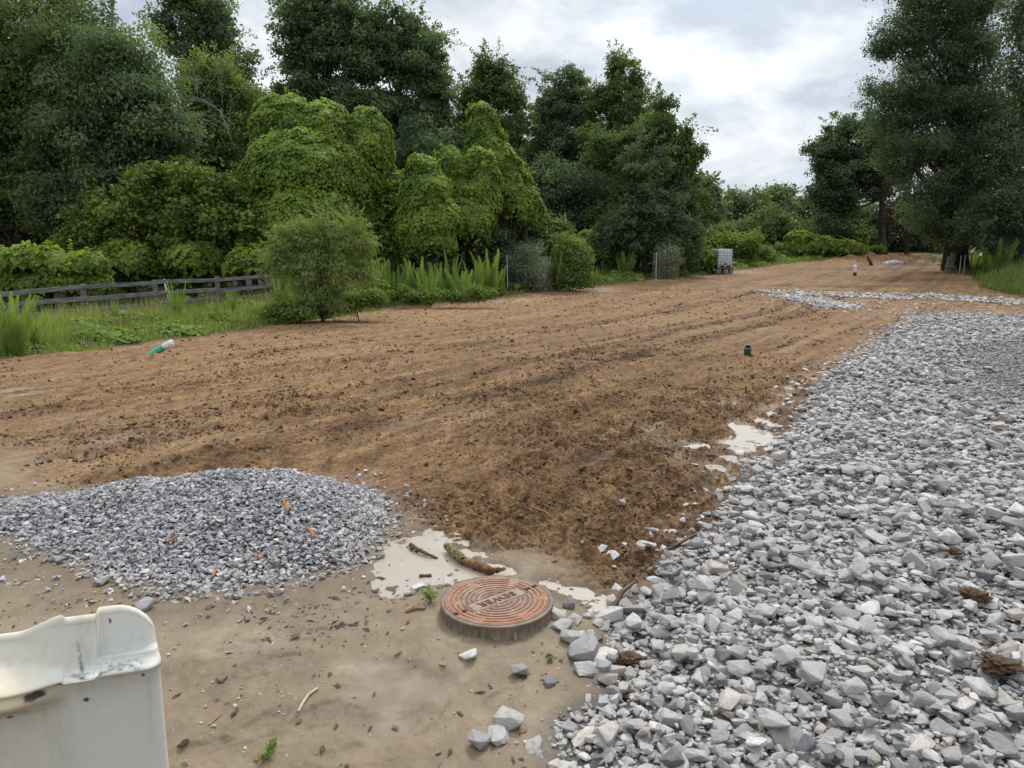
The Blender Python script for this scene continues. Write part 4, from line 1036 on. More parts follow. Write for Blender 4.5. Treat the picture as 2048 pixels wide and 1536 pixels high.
# bits on the mud: flakes of bark and pale grit
def flakes():
    n = 2600; px = rng.uniform(-30, 1330, n); py = rng.uniform(1040, 1600, n)
    P = []
    n = 19000
    X = rng.uniform(-3.6, 1.6, n); Y = rng.uniform(1.7, 5.2, n)
    dens = np.clip(0.05 + 0.9 * sstep(-.1, .9, fbm(X / .8, Y / .8, 501, 3)), 0, 1) * mud_mask(X, Y) * (gravel_in(X, Y) < .05) * (mound_h(X, Y) < -.02) * (np.hypot(X - MAN[0], Y - MAN[1]) > .34)
    k = rng.random(n) < dens * .75; X, Y = X[k], Y[k]; n = len(X)
    L = np.exp(rng.normal(math.log(.0095), .6, n)); L = np.clip(L, .003, .045); W = L * rng.uniform(.18, .7, n)
    z = np.maximum(H(X, Y, .01), WATER_A) + .002; a = rng.uniform(0, 2 * math.pi, n)
    ex = np.stack([np.cos(a), np.sin(a), rng.normal(0, .12, n)], 1); ey = np.stack([-np.sin(a), np.cos(a), rng.normal(0, .25, n)], 1)
    C = np.stack([X, Y, z], 1); up = np.array([0, 0, 1.0])
    t = rng.uniform(.05, .2, n)[:, None]
    v0 = C - ex * L[:, None]; v1 = C + ey * W[:, None] + up * (L * .25)[:, None]; v2 = C + ex * L[:, None] * .9 + up * (L[:, None] * t); v3 = C - ey * W[:, None]
    j = lambda: rng.normal(0, .22, (n, 1)) * L[:, None] * ex + rng.normal(0, .25, (n, 1)) * W[:, None] * ey
    v4 = v2 * .5 + v3 * .5 + j()
    V = np.stack([v0 + j(), v1 + j(), v2, v4, v3 + j()], 1).reshape(-1, 3); F = np.arange(5 * n).reshape(-1, 5)
    me = mesh_np('bark_litter', V, F, {'tint': np.repeat(rng.beta(1.3, 2.2, n), 5)}, M['litter'])
    tag(link('bark_litter', me), 'dark flakes of bark and leaf scattered over the tan mud', 'litter', kind='stuff')
    n = 24000
    X = rng.uniform(-3.9, 1.6, n); Y = rng.uniform(1.7, 7.5, n)
    dens = np.clip(.25 + .8 * fbm(X / .7, Y / .7, 511, 3), 0.02, 1) * np.maximum(mud_mask(X, Y), .25) * (gravel_in(X, Y) < .05) * (np.hypot(X - MAN[0], Y - MAN[1]) > .31) * (mound_h(X, Y) < -.02)
    k = rng.random(n) < dens * .8; X, Y = X[k], Y[k]; n = len(X)
    size = np.clip(np.exp(rng.normal(math.log(.007), .5, n)), .003, .032)
    pos = np.stack([X, Y, H(X, Y, .01) + size * .1], 1)
    bulk('grit', pos, size, rand_rot(n, .4), rng.integers(0, len(VARC), n), np.zeros(n), VARC, M['pebble'], 'pale grit and tiny pebbles strewn over the mud', 'grit')
flakes()

# soil crumbs on the dirt field
def crumbs():
    n = 260000
    X = rng.uniform(-6, 6, n); Y = 3.2 + 12.5 * rng.random(n) ** 1.3
    rough = np.clip(.25 + .8 * noise(X / 2.6, Y / 2.6, 12) + .7 * sstep(-2.2, -.3, X - .12 * Y) * sstep(14, 8, Y), .03, 1)
    k = (rng.random(n) < rough * np.clip(.4 + noise(X / .5, Y / .5, 13), .05, 1)) & (mud_mask(X, Y) < .4) & (gravel_in(X, Y) < -.02) & (verge_dist(X, Y) < 0) & (np.abs(X) < .75 * Y + .5) & (blobs(PUD_B, X, Y) < .3) & (blobs(PUD_A, X, Y) < .3)
    X, Y = X[k], Y[k]; n = len(X)
    size = np.clip(np.exp(rng.normal(math.log(.0155), .55, n)), .006, .075)
    pos = np.stack([X, Y, H(X, Y, .01) + size * .12], 1)
    m = 150000; Y2 = 7 + 27 * rng.random(m) ** 1.25; X2 = (rng.random(m) * 2 - 1) * (.75 * Y2 + .5)
    u = X2 * DIRU[0] + Y2 * DIRU[1]; v = X2 * DIRV[0] + Y2 * DIRV[1]; wob = .35 * noise(X2 / 5, Y2 / 5, 31)
    d = .035 + 1.1 * np.clip(noise(u / 7, (v + wob) / .22, 261) - .12, 0, 1) ** 1.3
    for tv, hw, amt in TRACKS: d = d + 1.2 * amt * sstep(hw * 1.25, hw * .8, np.abs(v + .25 * wob - tv)) * np.clip(.4 + 1.4 * noise(u / 1.2, v / .5, 263), 0, 1)
    k = (rng.random(m) < d * .55) & (mud_mask(X2, Y2) < .3) & (gravel_in(X2, Y2) < -.02) & (verge_dist(X2, Y2) < -.1) & (rverge_dist(X2, Y2) < 0) & (blobs(PUD_B, X2, Y2) < .3)
    X2, Y2 = X2[k], Y2[k]; m = len(X2); s2 = np.clip(np.exp(rng.normal(0, .5, m)) * (.010 + .0013 * Y2), .010, .10)
    pos = np.concatenate([pos, np.stack([X2, Y2, H(X2, Y2, .03) + s2 * .06], 1)]); size = np.concatenate([size, s2]); n = len(size)
    bulk('soil_crumbs', pos, size, rand_rot(n, .6), rng.integers(0, len(VARC), n), rng.random(n), VARC, mat_noise('soil_crumb', [(.3, (0.060, 0.034, 0.017)), (.5, (0.14, 0.082, 0.041)), (.7, (0.26, 0.165, 0.09))], 5, .9, .2, .8, .01), 'brown crumbs of soil strewn over the dirt field', 'soil')
crumbs()

# capped and open pipes
def pipe(label, a, b, rad, mat, cap=None, capfrac=.3, name='pipe', open_end=False):
    a = np.array(a, float); b = np.array(b, float)
    root = empty(name, a, label, 'pipe'); d = b - a; c = a + d * (1 - capfrac if cap else 1)
    def shell(P, Q, r0, r1, nm, mt, inner=True):
        n = 24; mb = MB(); T = Q - P; T = T / np.linalg.norm(T)
        V, F = tube_np(np.array([P, P + (Q - P) * .5, Q]), [r0, (r0 + r1) / 2, r1], n); mb.add(V, F)
        if inner:
            V2, F2 = tube_np(np.array([P, P + (Q - P) * .5, Q]), [r0 * .90, (r0 + r1) / 2 * .90, r1 * .90], n); k = len(mb.v); mb.add(V2, F2[:, ::-1])
            for j in range(n): mb.f.append((2 * n + j, 2 * n + (j + 1) % n, k + 2 * n + (j + 1) % n, k + 2 * n + j))
        return mb.build(nm, M[mt], root, True, angle=40)
    shell(a - a, c - a, rad, rad, 'pipe_wall', mat)
    if open_end:
        n = 24; mb = MB(); V, F = tube_np(np.array([c - a - d * .5, c - a - d * .25]), [rad * .88] * 2, n); mb.add(V, F); mb.f.append(tuple(range(n))); mb.build('pipe_bore', M['hole'], root)
    if cap:
        # crumpled bag tied over the end
        m = 14; n = 26; T = d / np.linalg.norm(d); P = [c - a - d * .06 + (d * capfrac * 1.15) * t for t in np.linspace(0, 1, m)]
        rr = rad * np.array([1.02, 1.04, 1.06, 1.05, 1.07, 1.06, 1.08, 1.07, 1.08, 1.07, 1.04, 1.0, .9, .6])
        V, F = tube_np(np.array(P), rr, n); V = V + rng.normal(0, rad * .07, V.shape)
        mb = MB(); mb.add(V, F); mb.f.append(tuple(len(V) - n + j for j in range(n)))
        # loose flap
        e = P[-2]; k = len(mb.v)
        for q in range(9):
            t = q / 8; mb.v.append(tuple(e + np.array([.01 + .05 * t, -.02, .05 - .05 * t * t]) + rng.normal(0, .006, 3))); mb.v.append(tuple(e + np.array([-.02 + .05 * t, -.04, -.04 - .05 * t]) + rng.normal(0, .006, 3)))
        for q in range(8): mb.f.append((k + 2 * q, k + 2 * q + 1, k + 2 * q + 3, k + 2 * q + 2))
        mb.build('bag', M[cap], root, True)
    return root
p0 = on_ground(298, 712); sc0 = 12.6 / FPX
q0 = at_y(347, 684, p0[1] + .05)
pipe('bright green pipe slanting out of the dirt with a white bag over its end', p0 + [0, 0, -.02], q0, .064, 'green_pvc', 'white_pvc', .33)
p0 = on_ground(1494, 716)
pipe('open dull green pipe stub standing in the dirt near the gravel', p0 + [0, 0, -.05], p0 + [-.03, -.11, .17], .066, 'dark_pvc', open_end=True)
p0 = gnd(1710, 552)
pipe('short pipe with a white bag on top standing in the far dirt', p0 + [.0, 0, -.05], p0 + [-.06, 0, .62], .10, 'rusty', 'white_pvc', .55)
p0 = gnd(1866, 527); pipe('far green pipe end sticking out of the dirt by the big tree', p0 + [0, 0, 0], p0 + [.02, 0, .32], .13, 'green_pvc', open_end=True)

# far odds and ends
p0 = gnd(1786, 528)
mb = MB(); gx, gy = 14, 8
for i in range(gx):
    for j in range(gy):
        a_, b_ = i / (gx - 1) * 2 - 1, j / (gy - 1) * 2 - 1
        mb.v.append((a_ * .8, b_ * .4, .24 * max(0, 1 - a_ * a_) * max(0, 1 - b_ * b_) + rng.normal(0, .03)))
for i in range(gx - 1):
    for j in range(gy - 1): mb.f.append((i * gy + j, (i + 1) * gy + j, (i + 1) * gy + j + 1, i * gy + j + 1))
o = mb.build('tarp', M['tarp'], None, True); o.location = p0 + [0, 0, .05]; tag(o, 'crumpled pale grey tarp lying on the far dirt', 'tarp')
for pts, lab in (([(1735, 514), (1737, 524), (1742, 531)], 'dark stub of root sticking up from the far dirt'),):
    p0 = gnd(1740, 532); mb = MB(); mb.tube([(0.15, 0, -.05), (0, 0, .3), (-.18, 0, .55), (-.2, 0, .75)], [.12, .10, .08, .05], 7); o = mb.build('root', M['brown_wood'], None, True); o.location = p0; tag(o, lab, 'root')
p0 = gnd(1700, 521); 
for k, (px, py, s, lab) in enumerate([(1718, 522, .35, 'pale flat rock on the far dirt left of the root stub'), (1757, 529, .3, 'small pale rock on the far dirt between the root stub and the tarp'), (1838, 526, .4, 'pale rock on the far dirt right of the tarp')]):
    p0 = gnd(px, py); o = link('rock', STONE_ME[k]); o.scale = (s * 1.6, s, s * .7); o.location = (p0[0], p0[1], p0[2] + s * .22); tag(o, lab, 'rock')
# ------------------------------------------------------------------ foliage
def unit(v): return v / (np.linalg.norm(v, axis=-1, keepdims=True) + 1e-9)

def leaf_quads(C, nrm, L, W, droop=0.2, along=None, fold=0.15):
    """one folded diamond per leaf: C centres, nrm facing, L length, W width"""
    n = len(C); r = rng.normal(size=(n, 3)) if along is None else along + 0.35 * rng.normal(size=(n, 3))
    nrm = unit(nrm); ex = unit(r - nrm * (r * nrm).sum(1)[:, None]); ex = unit(ex - np.array([0, 0, droop]) * rng.random((n, 1)))
    ey = np.cross(nrm, ex); L = np.broadcast_to(L, n)[:, None]; W = np.broadcast_to(W, n)[:, None]
    v0 = C - ex * L * .5; v2 = C + ex * L * .5; v1 = C + ey * W * .5 - ex * L * .08 + nrm * W * fold; v3 = C - ey * W * .5 - ex * L * .08 + nrm * W * fold
    return np.stack([v0, v1, v2, v3], 1).reshape(-1, 3)

def quads(n): return np.arange(4 * n, dtype=np.int32).reshape(-1, 4)

def px_blobs(bl, Y):
    """blobs given as they measure in the photograph -> centres and radii in metres at their distance"""
    out = []
    for b in bl:
        cx, cy, rx, ry = b[:4]; y = Y + (b[4] if len(b) > 4 else 0)
        c = at_y(cx, cy, y); s = y / FPX
        out.append((c, np.array([rx * s * 1.0, min(rx, 1.3 * ry) * s * .85, ry * s])))
    return out

def crown_leaves(bl, n, leaf, clump, aspect=1.6, flat=.6, shell=.45, up=.5, droop=.2, sizej=.25, tint_mu=.45, hang=None, per=90):
    w = np.array([r[0] * r[2] + .6 * r[0] * r[1] for _, r in bl]); w = w / w.sum()
    nc = max(4, int(n / per)); cid = rng.choice(len(bl), nc, p=w)
    Cb = np.array([bl[i][0] for i in cid]); Rb = np.array([bl[i][1] for i in cid])
    d = unit(rng.normal(size=(nc, 3))); rad = (shell + (1 - shell) * rng.random(nc) ** .6) * (.90 + .62 * noise(d[:, 0] * 2.1 + cid * 13.7, d[:, 1] * 2.1 + d[:, 2] * 2.9 + cid * 3.1, 17))
    cc = Cb + d * rad[:, None] * Rb
    csz = clump * rng.uniform(.45, 1.35, nc); ct = np.clip(tint_mu + .20 * rng.normal(size=nc), 0, 1)
    wt = csz ** 2; wt /= wt.sum()
    k = rng.choice(nc, n, p=wt)
    off = unit(rng.normal(size=(n, 3))) * (rng.random(n) ** .45)[:, None] * csz[k][:, None] * np.array([1, 1, flat])
    P = cc[k] + off
    nr = np.array([0, 0, up]) + .7 * off / csz[k][:, None] + .25 * d[k] + .55 * rng.normal(size=(n, 3))
    L = leaf * np.exp(rng.normal(0, sizej, n))
    al = None if hang is None else off / csz[k][:, None] * .8 + np.array([0, 0, -hang])
    lo = rng.random(n) < .12      # loose sprays between the clumps
    sp = unit(rng.normal(size=(n, 3))) * (rng.random(n) ** .4)[:, None] * clump * 1.35; P = np.where(lo[:, None], cc[k] + sp, P)
    V = leaf_quads(P, nr, L, L / aspect, droop, al)
    tint = np.clip(ct[k] + .13 * rng.normal(size=n), 0, 1)
    return V, tint, cc

def limbs(mb, base, top, targets, r0, sag=.1, nmax=46, lo=.12):
    """a tapered trunk from base to top with limbs that reach the clumps"""
    base = np.array(base, float); top = np.array(top, float); m = 9
    t = np.linspace(0, 1, m); ax = base + (top - base) * t[:, None] + np.stack([rng.normal(0, .05 * np.linalg.norm(top - base) * .3, m) * t, rng.normal(0, .03, m), 0 * t], 1)
    rr = r0 * (1 - .86 * t) ; rr[0] *= 1.35
    mb.tube(ax, rr, 8)
    if len(targets) > nmax: targets = targets[rng.choice(len(targets), nmax, replace=False)]
    H_ = top[2] - base[2]
    for c in targets:
        zt = np.clip((c[2] - base[2]) / (H_ + 1e-6) - rng.uniform(.12, .32), lo, .93)
        a = np.array([np.interp(zt, t, ax[:, i]) for i in range(3)]); r1 = np.interp(zt, t, rr) * rng.uniform(.28, .5)
        mid = a + (c - a) * .5 + np.array([0, 0, sag * np.linalg.norm(c - a) * rng.uniform(-.3, 1)])
        mb.tube([a, (a + mid) / 2 + [0, 0, .02], mid, c], [r1, r1 * .8, r1 * .55, max(.012, r1 * .15)], 5, cap=False)

def tree(name, label, cat, Y, base_px, bl, n, leaf, mat, clump=.8, lo=.12, shoots=0, r0=None, top=None, group=None, bark='bark', nl=46, **kw):
    if name in ('tree', 'understorey_tree'): n = int(n * 1.45); leaf = leaf * .80; clump = clump * .80; kw['per'] = kw.get('per', 150) * .72
    B = px_blobs(bl, Y)
    bx = at_y(base_px, 500, Y)[0]; bz = float(H0(np.array([bx]), np.array([Y]))[0])
    root = empty(name, (bx, Y, bz), label, cat, group); o = np.array([bx, Y, bz])
    B = [(c - o, r) for c, r in B]
    V, tint, cc = crown_leaves(B, n, leaf, clump, **kw)
    ns = shoots or (70 if name == 'tree' else 0); sl = .75 if shoots else 1.5
    if ns:                                  # long shoots that break the outline
        asp = kw.get('aspect', 1.6)
        for _ in range(ns):
            c, r = B[rng.integers(len(B))]; d = unit(rng.normal(size=3) + np.array([0, 0, .5])); q = int(26 * (1 if shoots else 1.7)); tt = np.linspace(0, 1, q)
            e = unit(d + np.array([0, 0, .7 if shoots else .25])) * sl * rng.uniform(.5, 1.2)
            Pq = c + d * r * .82 + e * tt[:, None] + np.array([0, 0, -.25 * sl]) * (tt ** 2)[:, None] + rng.normal(0, .05 * sl, (q, 3)) * (1.25 - tt)[:, None] * (1 if shoots else 2.2)
            Vq = leaf_quads(Pq, np.array([0, 0, .6]) + .6 * rng.normal(size=(q, 3)), leaf * rng.uniform(.7, 1.15, q), leaf / asp, .3, along=e[None] * .7 + .5 * rng.normal(size=(q, 3)))
            V = np.concatenate([V, Vq]); tint = np.concatenate([tint, np.clip(rng.normal(.55, .1) + .15 * rng.normal(size=q), 0, 1)])
    keep = V.reshape(-1, 4, 3)[:, :, 2].min(1) > -.1
    V = V.reshape(-1, 4, 3)[keep].reshape(-1, 3); tint = tint[keep]; n = keep.sum()
    link('crown', mesh_np('crown', V, quads(n), {'tint': np.repeat(tint, 4)}, M[mat]), root)
    hi = max(c[2] + r[2] * .55 for c, r in B); tp = np.average([c for c, r in B], axis=0, weights=[r[2] for c, r in B]); tp[2] = hi
    if top is not None: tp = at_y(top[0], top[1], Y) - o
    mb = MB(); limbs(mb, (0, 0, -.2), tp, cc, r0 or .018 * hi + .06, nmax=nl, lo=lo)
    mb.build('trunk', M[bark], root, True)
    return root

def vine_mass(name, label, cat, Y, bl, n, leaf, mat, group=None, bump=.20, skirt=.0, core=None):
    """a support smothered by climbing vine: shingled leaves over a lumpy skin"""
    B = px_blobs(bl, Y); cx = np.mean([c[0] for c, _ in B]); cy = np.mean([c[1] for c, _ in B]); bz = float(H0(np.array([cx]), np.array([cy]))[0])
    o = np.array([cx, cy, bz]); root = empty(name, o, label, cat, group); B = [(c - o, r) for c, r in B]
    w = np.array([r[0] * r[2] for _, r in B]); w /= w.sum(); Vs = []; Ts = []
    for lay, (frac, sc) in enumerate(((.62, 1.0), (.38, .86))):
        m = int(n * frac); k = rng.choice(len(B), m, p=w); C = np.array([B[i][0] for i in k]); Rr = np.array([B[i][1] for i in k])
        d = rng.normal(size=(m, 3)); d[:, 2] = np.where(d[:, 2] < -.35, -d[:, 2], d[:, 2]); d = unit(d)
        P = C + d * Rr * sc
        lp = noise(P[:, 0] / .85 + P[:, 1] * .3, P[:, 2] / .85 + P[:, 1] * .9, 31) + .5 * noise(P[:, 0] / .4, P[:, 2] / .4 + P[:, 1], 32)
        P = P + d * (bump * lp)[:, None] + rng.normal(0, .045, (m, 3))
        inside = np.zeros(m, bool)
        for c, r in B: inside |= (((P - c) / (r * (.80 if lay == 0 else .66))) ** 2).sum(1) < 1
        P = P[~inside]; d2 = unit((d / Rr)[~inside]); lp = lp[~inside]; m = len(P)
        nr = d2 + np.array([0, 0, .40]) + .30 * rng.normal(size=(m, 3))
        L = leaf * np.exp(rng.normal(0, .25, m))
        Vs.append(leaf_quads(P, nr, L, L * .95, .5, along=np.array([0, 0, -1.0]) + .4 * d2, fold=.1)); Ts.append(np.clip(.34 + .20 * lp + .34 * noise(P[:, 0] / 1.7 + 5, P[:, 2] / 1.7 + P[:, 1] * .4, 37) + .38 * np.clip(d2[:, 2], 0, 1) ** 2 + .17 * rng.normal(size=m), 0, 1))  # leaves facing up get a lighter tint: top light painted into their colour
    # runners that reach past the outline
    m = int(len(B) * 9)
    for _ in range(m):
        c, r = B[rng.choice(len(B), p=w)]; d = unit(rng.normal(size=3) + np.array([0, 0, .7])); P0 = c + d * r; q = 14
        tt = np.linspace(0, 1, q); P = P0 + (d * rng.uniform(.2, .6)) * tt[:, None] + np.array([0, 0, -.25]) * (tt ** 2)[:, None] + rng.normal(0, .05, (q, 3))
        Vs.append(leaf_quads(P, np.array([0, 0, 1.0]) + .5 * rng.normal(size=(q, 3)), leaf * .8 * np.ones(q), leaf * .75, .3)); Ts.append(np.clip(.75 + .15 * rng.normal(size=q), 0, 1))
    V = np.concatenate(Vs); t = np.concatenate(Ts)
    keep = V.reshape(-1, 4, 3)[:, :, 2].min(1) > -.15; V = V.reshape(-1, 4, 3)[keep].reshape(-1, 3); t = t[keep]
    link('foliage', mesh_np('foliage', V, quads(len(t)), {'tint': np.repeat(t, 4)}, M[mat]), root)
    mb = MB()
    for c, r in B:
        f = np.array([c[0] * .8, c[1] * .8, -.2]); mb.tube([(0, 0, -.45), f * [.5, .5, 1] - [0, 0, .15], f, (f + c) / 2 + rng.normal(0, .15, 3), c, c + [0, 0, r[2] * .6]], [.2, .18, .16, .13, .09, .03], 6)
        for _ in range(7):
            d = unit(rng.normal(size=3)); mb.tube([c - [0, 0, r[2] * .3], c + d * r * .45, c + d * r * .85], [.05, .03, .012], 4, cap=False)
    mb.build('stem', M['bark'], root, True)
    return root

T_ = dict(n=0)
# --- the wood behind the fence, left to right (crown blobs as seen in the photograph, distance in metres)
G1 = 'tall trees of the wood behind the fence'
tree('tree', 'broad dark tree filling the top left corner of the wood', 'tree', 37, 40, [(20, 60, 150, 130), (90, 200, 170, 150), (-60, 180, 150, 170), (40, 330, 190, 110), (150, 60, 90, 80), (-90, 350, 140, 120), (60, 430, 150, 70)], 78000, .20, 'oak2', 1.0, group=G1, per=210, shell=.3)
tree('tree', 'wide drooping tree just right of the corner tree, bare snag above it', 'tree', 35, 250, [(215, 125, 90, 70), (270, 200, 105, 85), (180, 250, 120, 100), (320, 260, 70, 80), (250, 350, 130, 90), (150, 390, 130, 70), (140, 150, 70, 60), (330, 330, 50, 60), (240, 440, 130, 50)], 74000, .19, 'oak', 1.0, group=G1, per=210, shell=.3, hang=.5)
tree('tree', 'tall thin crowned tree with sky gaps, left of the first gap of sky', 'tree', 47, 405, [(370, 0, 55, 55), (425, 45, 60, 55), (395, 110, 60, 50), (465, 130, 45, 45), (430, 190, 80, 55), (340, 70, 35, 40), (480, 210, 45, 50), (430, 290, 90, 80), (440, 390, 90, 70)], 42000, .23, 'oak', .85, group=G1, per=210, shell=.25)
tree('tree', 'small yellow green tree showing in front of the thin crowned one', 'tree', 41, 430, [(430, 160, 55, 38), (395, 185, 40, 30), (470, 185, 40, 30), (430, 240, 75, 45), (430, 330, 80, 70)], 20000, .19, 'willow', .8, group=G1, tint_mu=.15)
tree('tree', 'tall open crowned tree with lacy top, right of the first gap of sky', 'tree', 49, 640, [(615, 10, 55, 55), (680, 10, 60, 60), (640, 85, 80, 60), (595, 130, 38, 40), (700, 100, 60, 60), (630, 190, 75, 50), (560, 210, 50, 40), (690, 210, 65, 60), (620, 290, 100, 70)], 56000, .23, 'oak', .85, group=G1, per=210, shell=.25)
tree('tree', 'tall rounded tree right beside the lacy topped tree', 'tree', 50, 800, [(770, 60, 60, 55), (835, 85, 60, 50), (800, 140, 80, 60), (862, 150, 42, 55), (770, 220, 80, 60), (860, 230, 55, 60), (820, 310, 110, 70), (800, 400, 120, 70), (740, 120, 40, 60)], 58000, .23, 'oak', .85, group=G1, per=210, shell=.28)
tree('tree', 'dark tree with ragged top behind the tall vine covered spire', 'tree', 52, 985, [(985, 150, 45, 35), (1010, 185, 50, 40), (945, 200, 45, 45), (985, 250, 75, 50), (1040, 240, 45, 45), (930, 290, 60, 50), (1010, 340, 90, 80), (1000, 430, 110, 60)], 42000, .23, 'oak2', .8, group=G1, per=210, shell=.25)
tree('tree', 'grey green rounded tree left of the spiky twin topped tree', 'tree', 54, 1135, [(1130, 180, 42, 40), (1105, 220, 40, 45), (1165, 220, 45, 50), (1135, 290, 65, 60), (1090, 320, 50, 60), (1160, 370, 70, 80)], 34000, .23, 'cool', .75, group=G1, per=210, tint_mu=.75, shell=.25)
tree('tree', 'tall olive tree with two spiky tops at the right end of the wood', 'tree', 52, 1235, [(1237, 150, 22, 38), (1268, 165, 17, 38), (1215, 200, 40, 40), (1260, 225, 50, 45), (1300, 250, 30, 45), (1220, 280, 70, 50), (1300, 310, 50, 60), (1190, 360, 70, 80), (1260, 380, 80, 70)], 46000, .22, 'oak2', .75, group=G1, per=210, tint_mu=.55, shell=.25)
tree('tree', 'bright sweetgum tree with pointed layered right side', 'tree', 45, 1310, [(1322, 225, 28, 30), (1300, 270, 48, 40), (1340, 290, 36, 40), (1310, 340, 70, 50), (1370, 330, 24, 36), (1350, 390, 55, 50), (1270, 400, 65, 60), (1310, 450, 90, 50), (1240, 440, 60, 50), (1215, 300, 35, 45), (1375, 270, 12, 22), (1392, 310, 9, 18), (1378, 430, 35, 40)], 62000, .21, 'gum', .7, group=G1, per=210, shell=.3)
tree('tree', 'dark vine hung tree at the foot of the sweetgum', 'tree', 43, 1290, [(1290, 330, 50, 60), (1310, 420, 80, 60), (1250, 470, 70, 45), (1340, 480, 70, 40)], 26000, .19, 'cool', .7, group=G1, tint_mu=.6)

# dark shrub layer under the tall trees
G2 = 'dark understorey trees inside the wood'
for i, (Y, x, bl, n, m, lab) in enumerate([
    (40, 60, [(40, 400, 130, 80), (-40, 480, 120, 60), (110, 480, 90, 50), (-120, 420, 120, 120)], 26000, 'cool', 'dark understorey thicket at the far left edge behind the bright vine mound'),
    (44, 480, [(470, 330, 90, 80), (520, 430, 90, 80), (400, 420, 110, 80)], 24000, 'cool', 'dark understorey tree under the yellow green tree'),
    (46, 800, [(740, 330, 70, 80), (840, 330, 90, 70), (800, 430, 130, 80), (690, 440, 90, 80)], 30000, 'cool', 'dark understorey tree behind the vine covered domes'),
    (48, 1130, [(1100, 400, 80, 80), (1180, 420, 80, 80), (1060, 470, 80, 50), (1160, 490, 100, 40)], 26000, 'cool', 'dark understorey tree behind the sloping vine bank')]):
    tree('understorey_tree', lab, 'tree', Y, x, bl, n, .26, m, 1.0, group=G2, nl=20)

# far wood closing the view behind
def far_wood():
    n = 52000; X = rng.uniform(-75, 13, n); Y = rng.uniform(56, 74, n)
    topz = np.interp(X, [-75, -40, -25, -14, -6, 3, 10, 17, 24, 30], [15, 15, 12, 10, 11, 10, 8, 5, 5.5, 3.5]) + 1.5 * noise(X / 3, Y / 6, 3)
    Z = H0(X, Y) + topz * rng.random(n) ** .75
    P = np.stack([X, Y, Z], 1); k = noise(X / 2, Z / 1.6, 55)
    V = leaf_quads(P, np.array([0, -.5, .5]) + .7 * rng.normal(size=(n, 3)), .62 * np.exp(rng.normal(0, .25, n)), .42)
    tag(link('far_woods', mesh_np('far_woods', V, quads(n), {'tint': np.repeat(np.clip(.3 + .25 * k + .1 * rng.normal(size=n), 0, 1), 4)}, M['cool'])), 'dark depth of the wood closing the view behind the tall trees', 'woods', kind='stuff')
far_wood()

# bare wood
def bare(name, label, Y, pts, r0, mat, twigs=5, lean=1.0):
    W = [np.array(at_y(*p, Y)) for p in pts]; o = W[0].copy(); mb = MB(); W = [w - o for w in W]
    mb.tube(W, np.linspace(r0, r0 * .35, len(W)), 6)
    for i in range(1, len(W)):
        for _ in range(twigs):
            a = W[i - 1] + (W[i] - W[i - 1]) * rng.random(); d = unit(W[i] - W[i - 1] + np.array([rng.normal(0, .9), rng.normal(0, .5), rng.normal(.2, .6)])) * rng.uniform(.7, 1.9)
            mb.tube([a, a + d * .5 + [0, 0, .05], a + d], [r0 * .4, r0 * .26, .012], 5, cap=False)
            for _ in range(2):
                b = a + d * rng.uniform(.4, .9); e = b + unit(d + rng.normal(0, .8, 3)) * rng.uniform(.3, .7); mb.tube([b, e], [r0 * .2, .010], 4, cap=False)
    ob = mb.build(name, M[mat], None, True); ob.location = o; return tag(ob, label, 'dead tree')
bare('dead_tree', 'bare grey snag sticking out above the wide drooping tree', 38, [(212, 500), (215, 250), (222, 80), (226, 30), (222, -10), (228, -40)], .10, 'bark_pale', 4)
bare('dead_tree', 'bare grey branch leaning in front of the yellow green tree', 33, [(470, 300), (452, 250), (440, 222), (410, 202), (380, 192)], .035, 'bark_pale', 3)

# --- vine covered masses in the middle
G3 = 'vine covered trees along the wood edge'
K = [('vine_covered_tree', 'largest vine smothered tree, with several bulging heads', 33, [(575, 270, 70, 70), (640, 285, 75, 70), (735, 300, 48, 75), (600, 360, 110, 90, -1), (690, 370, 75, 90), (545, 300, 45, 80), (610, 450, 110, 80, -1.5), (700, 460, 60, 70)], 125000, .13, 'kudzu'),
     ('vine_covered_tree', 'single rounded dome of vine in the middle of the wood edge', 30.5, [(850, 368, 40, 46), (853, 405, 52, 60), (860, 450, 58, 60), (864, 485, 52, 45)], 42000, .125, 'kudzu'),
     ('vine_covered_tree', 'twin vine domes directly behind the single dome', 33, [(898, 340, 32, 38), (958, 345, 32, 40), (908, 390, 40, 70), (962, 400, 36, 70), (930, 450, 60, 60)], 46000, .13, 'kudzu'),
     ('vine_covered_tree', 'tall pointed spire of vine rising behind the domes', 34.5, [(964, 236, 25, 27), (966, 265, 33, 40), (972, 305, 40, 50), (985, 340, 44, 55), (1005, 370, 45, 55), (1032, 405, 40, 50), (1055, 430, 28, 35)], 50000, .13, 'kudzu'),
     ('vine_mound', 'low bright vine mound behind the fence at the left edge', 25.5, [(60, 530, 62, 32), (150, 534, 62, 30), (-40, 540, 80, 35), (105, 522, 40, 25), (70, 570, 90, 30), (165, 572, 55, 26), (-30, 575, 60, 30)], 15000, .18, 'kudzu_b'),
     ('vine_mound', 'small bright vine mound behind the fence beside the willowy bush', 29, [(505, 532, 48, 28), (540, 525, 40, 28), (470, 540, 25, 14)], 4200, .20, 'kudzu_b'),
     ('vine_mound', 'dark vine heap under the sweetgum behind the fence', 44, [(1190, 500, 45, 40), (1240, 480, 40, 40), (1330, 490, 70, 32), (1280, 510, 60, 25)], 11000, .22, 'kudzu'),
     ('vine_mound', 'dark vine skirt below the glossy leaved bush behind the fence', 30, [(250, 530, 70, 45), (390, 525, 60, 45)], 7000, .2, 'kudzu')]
for nm, lab, Y, bl, n, lf, m in K: vine_mass(nm, lab, 'vine covered tree' if 'tree' in nm else 'vine mound', Y, bl, n, lf, m, G3 if 'tree' in nm else 'vine mounds')

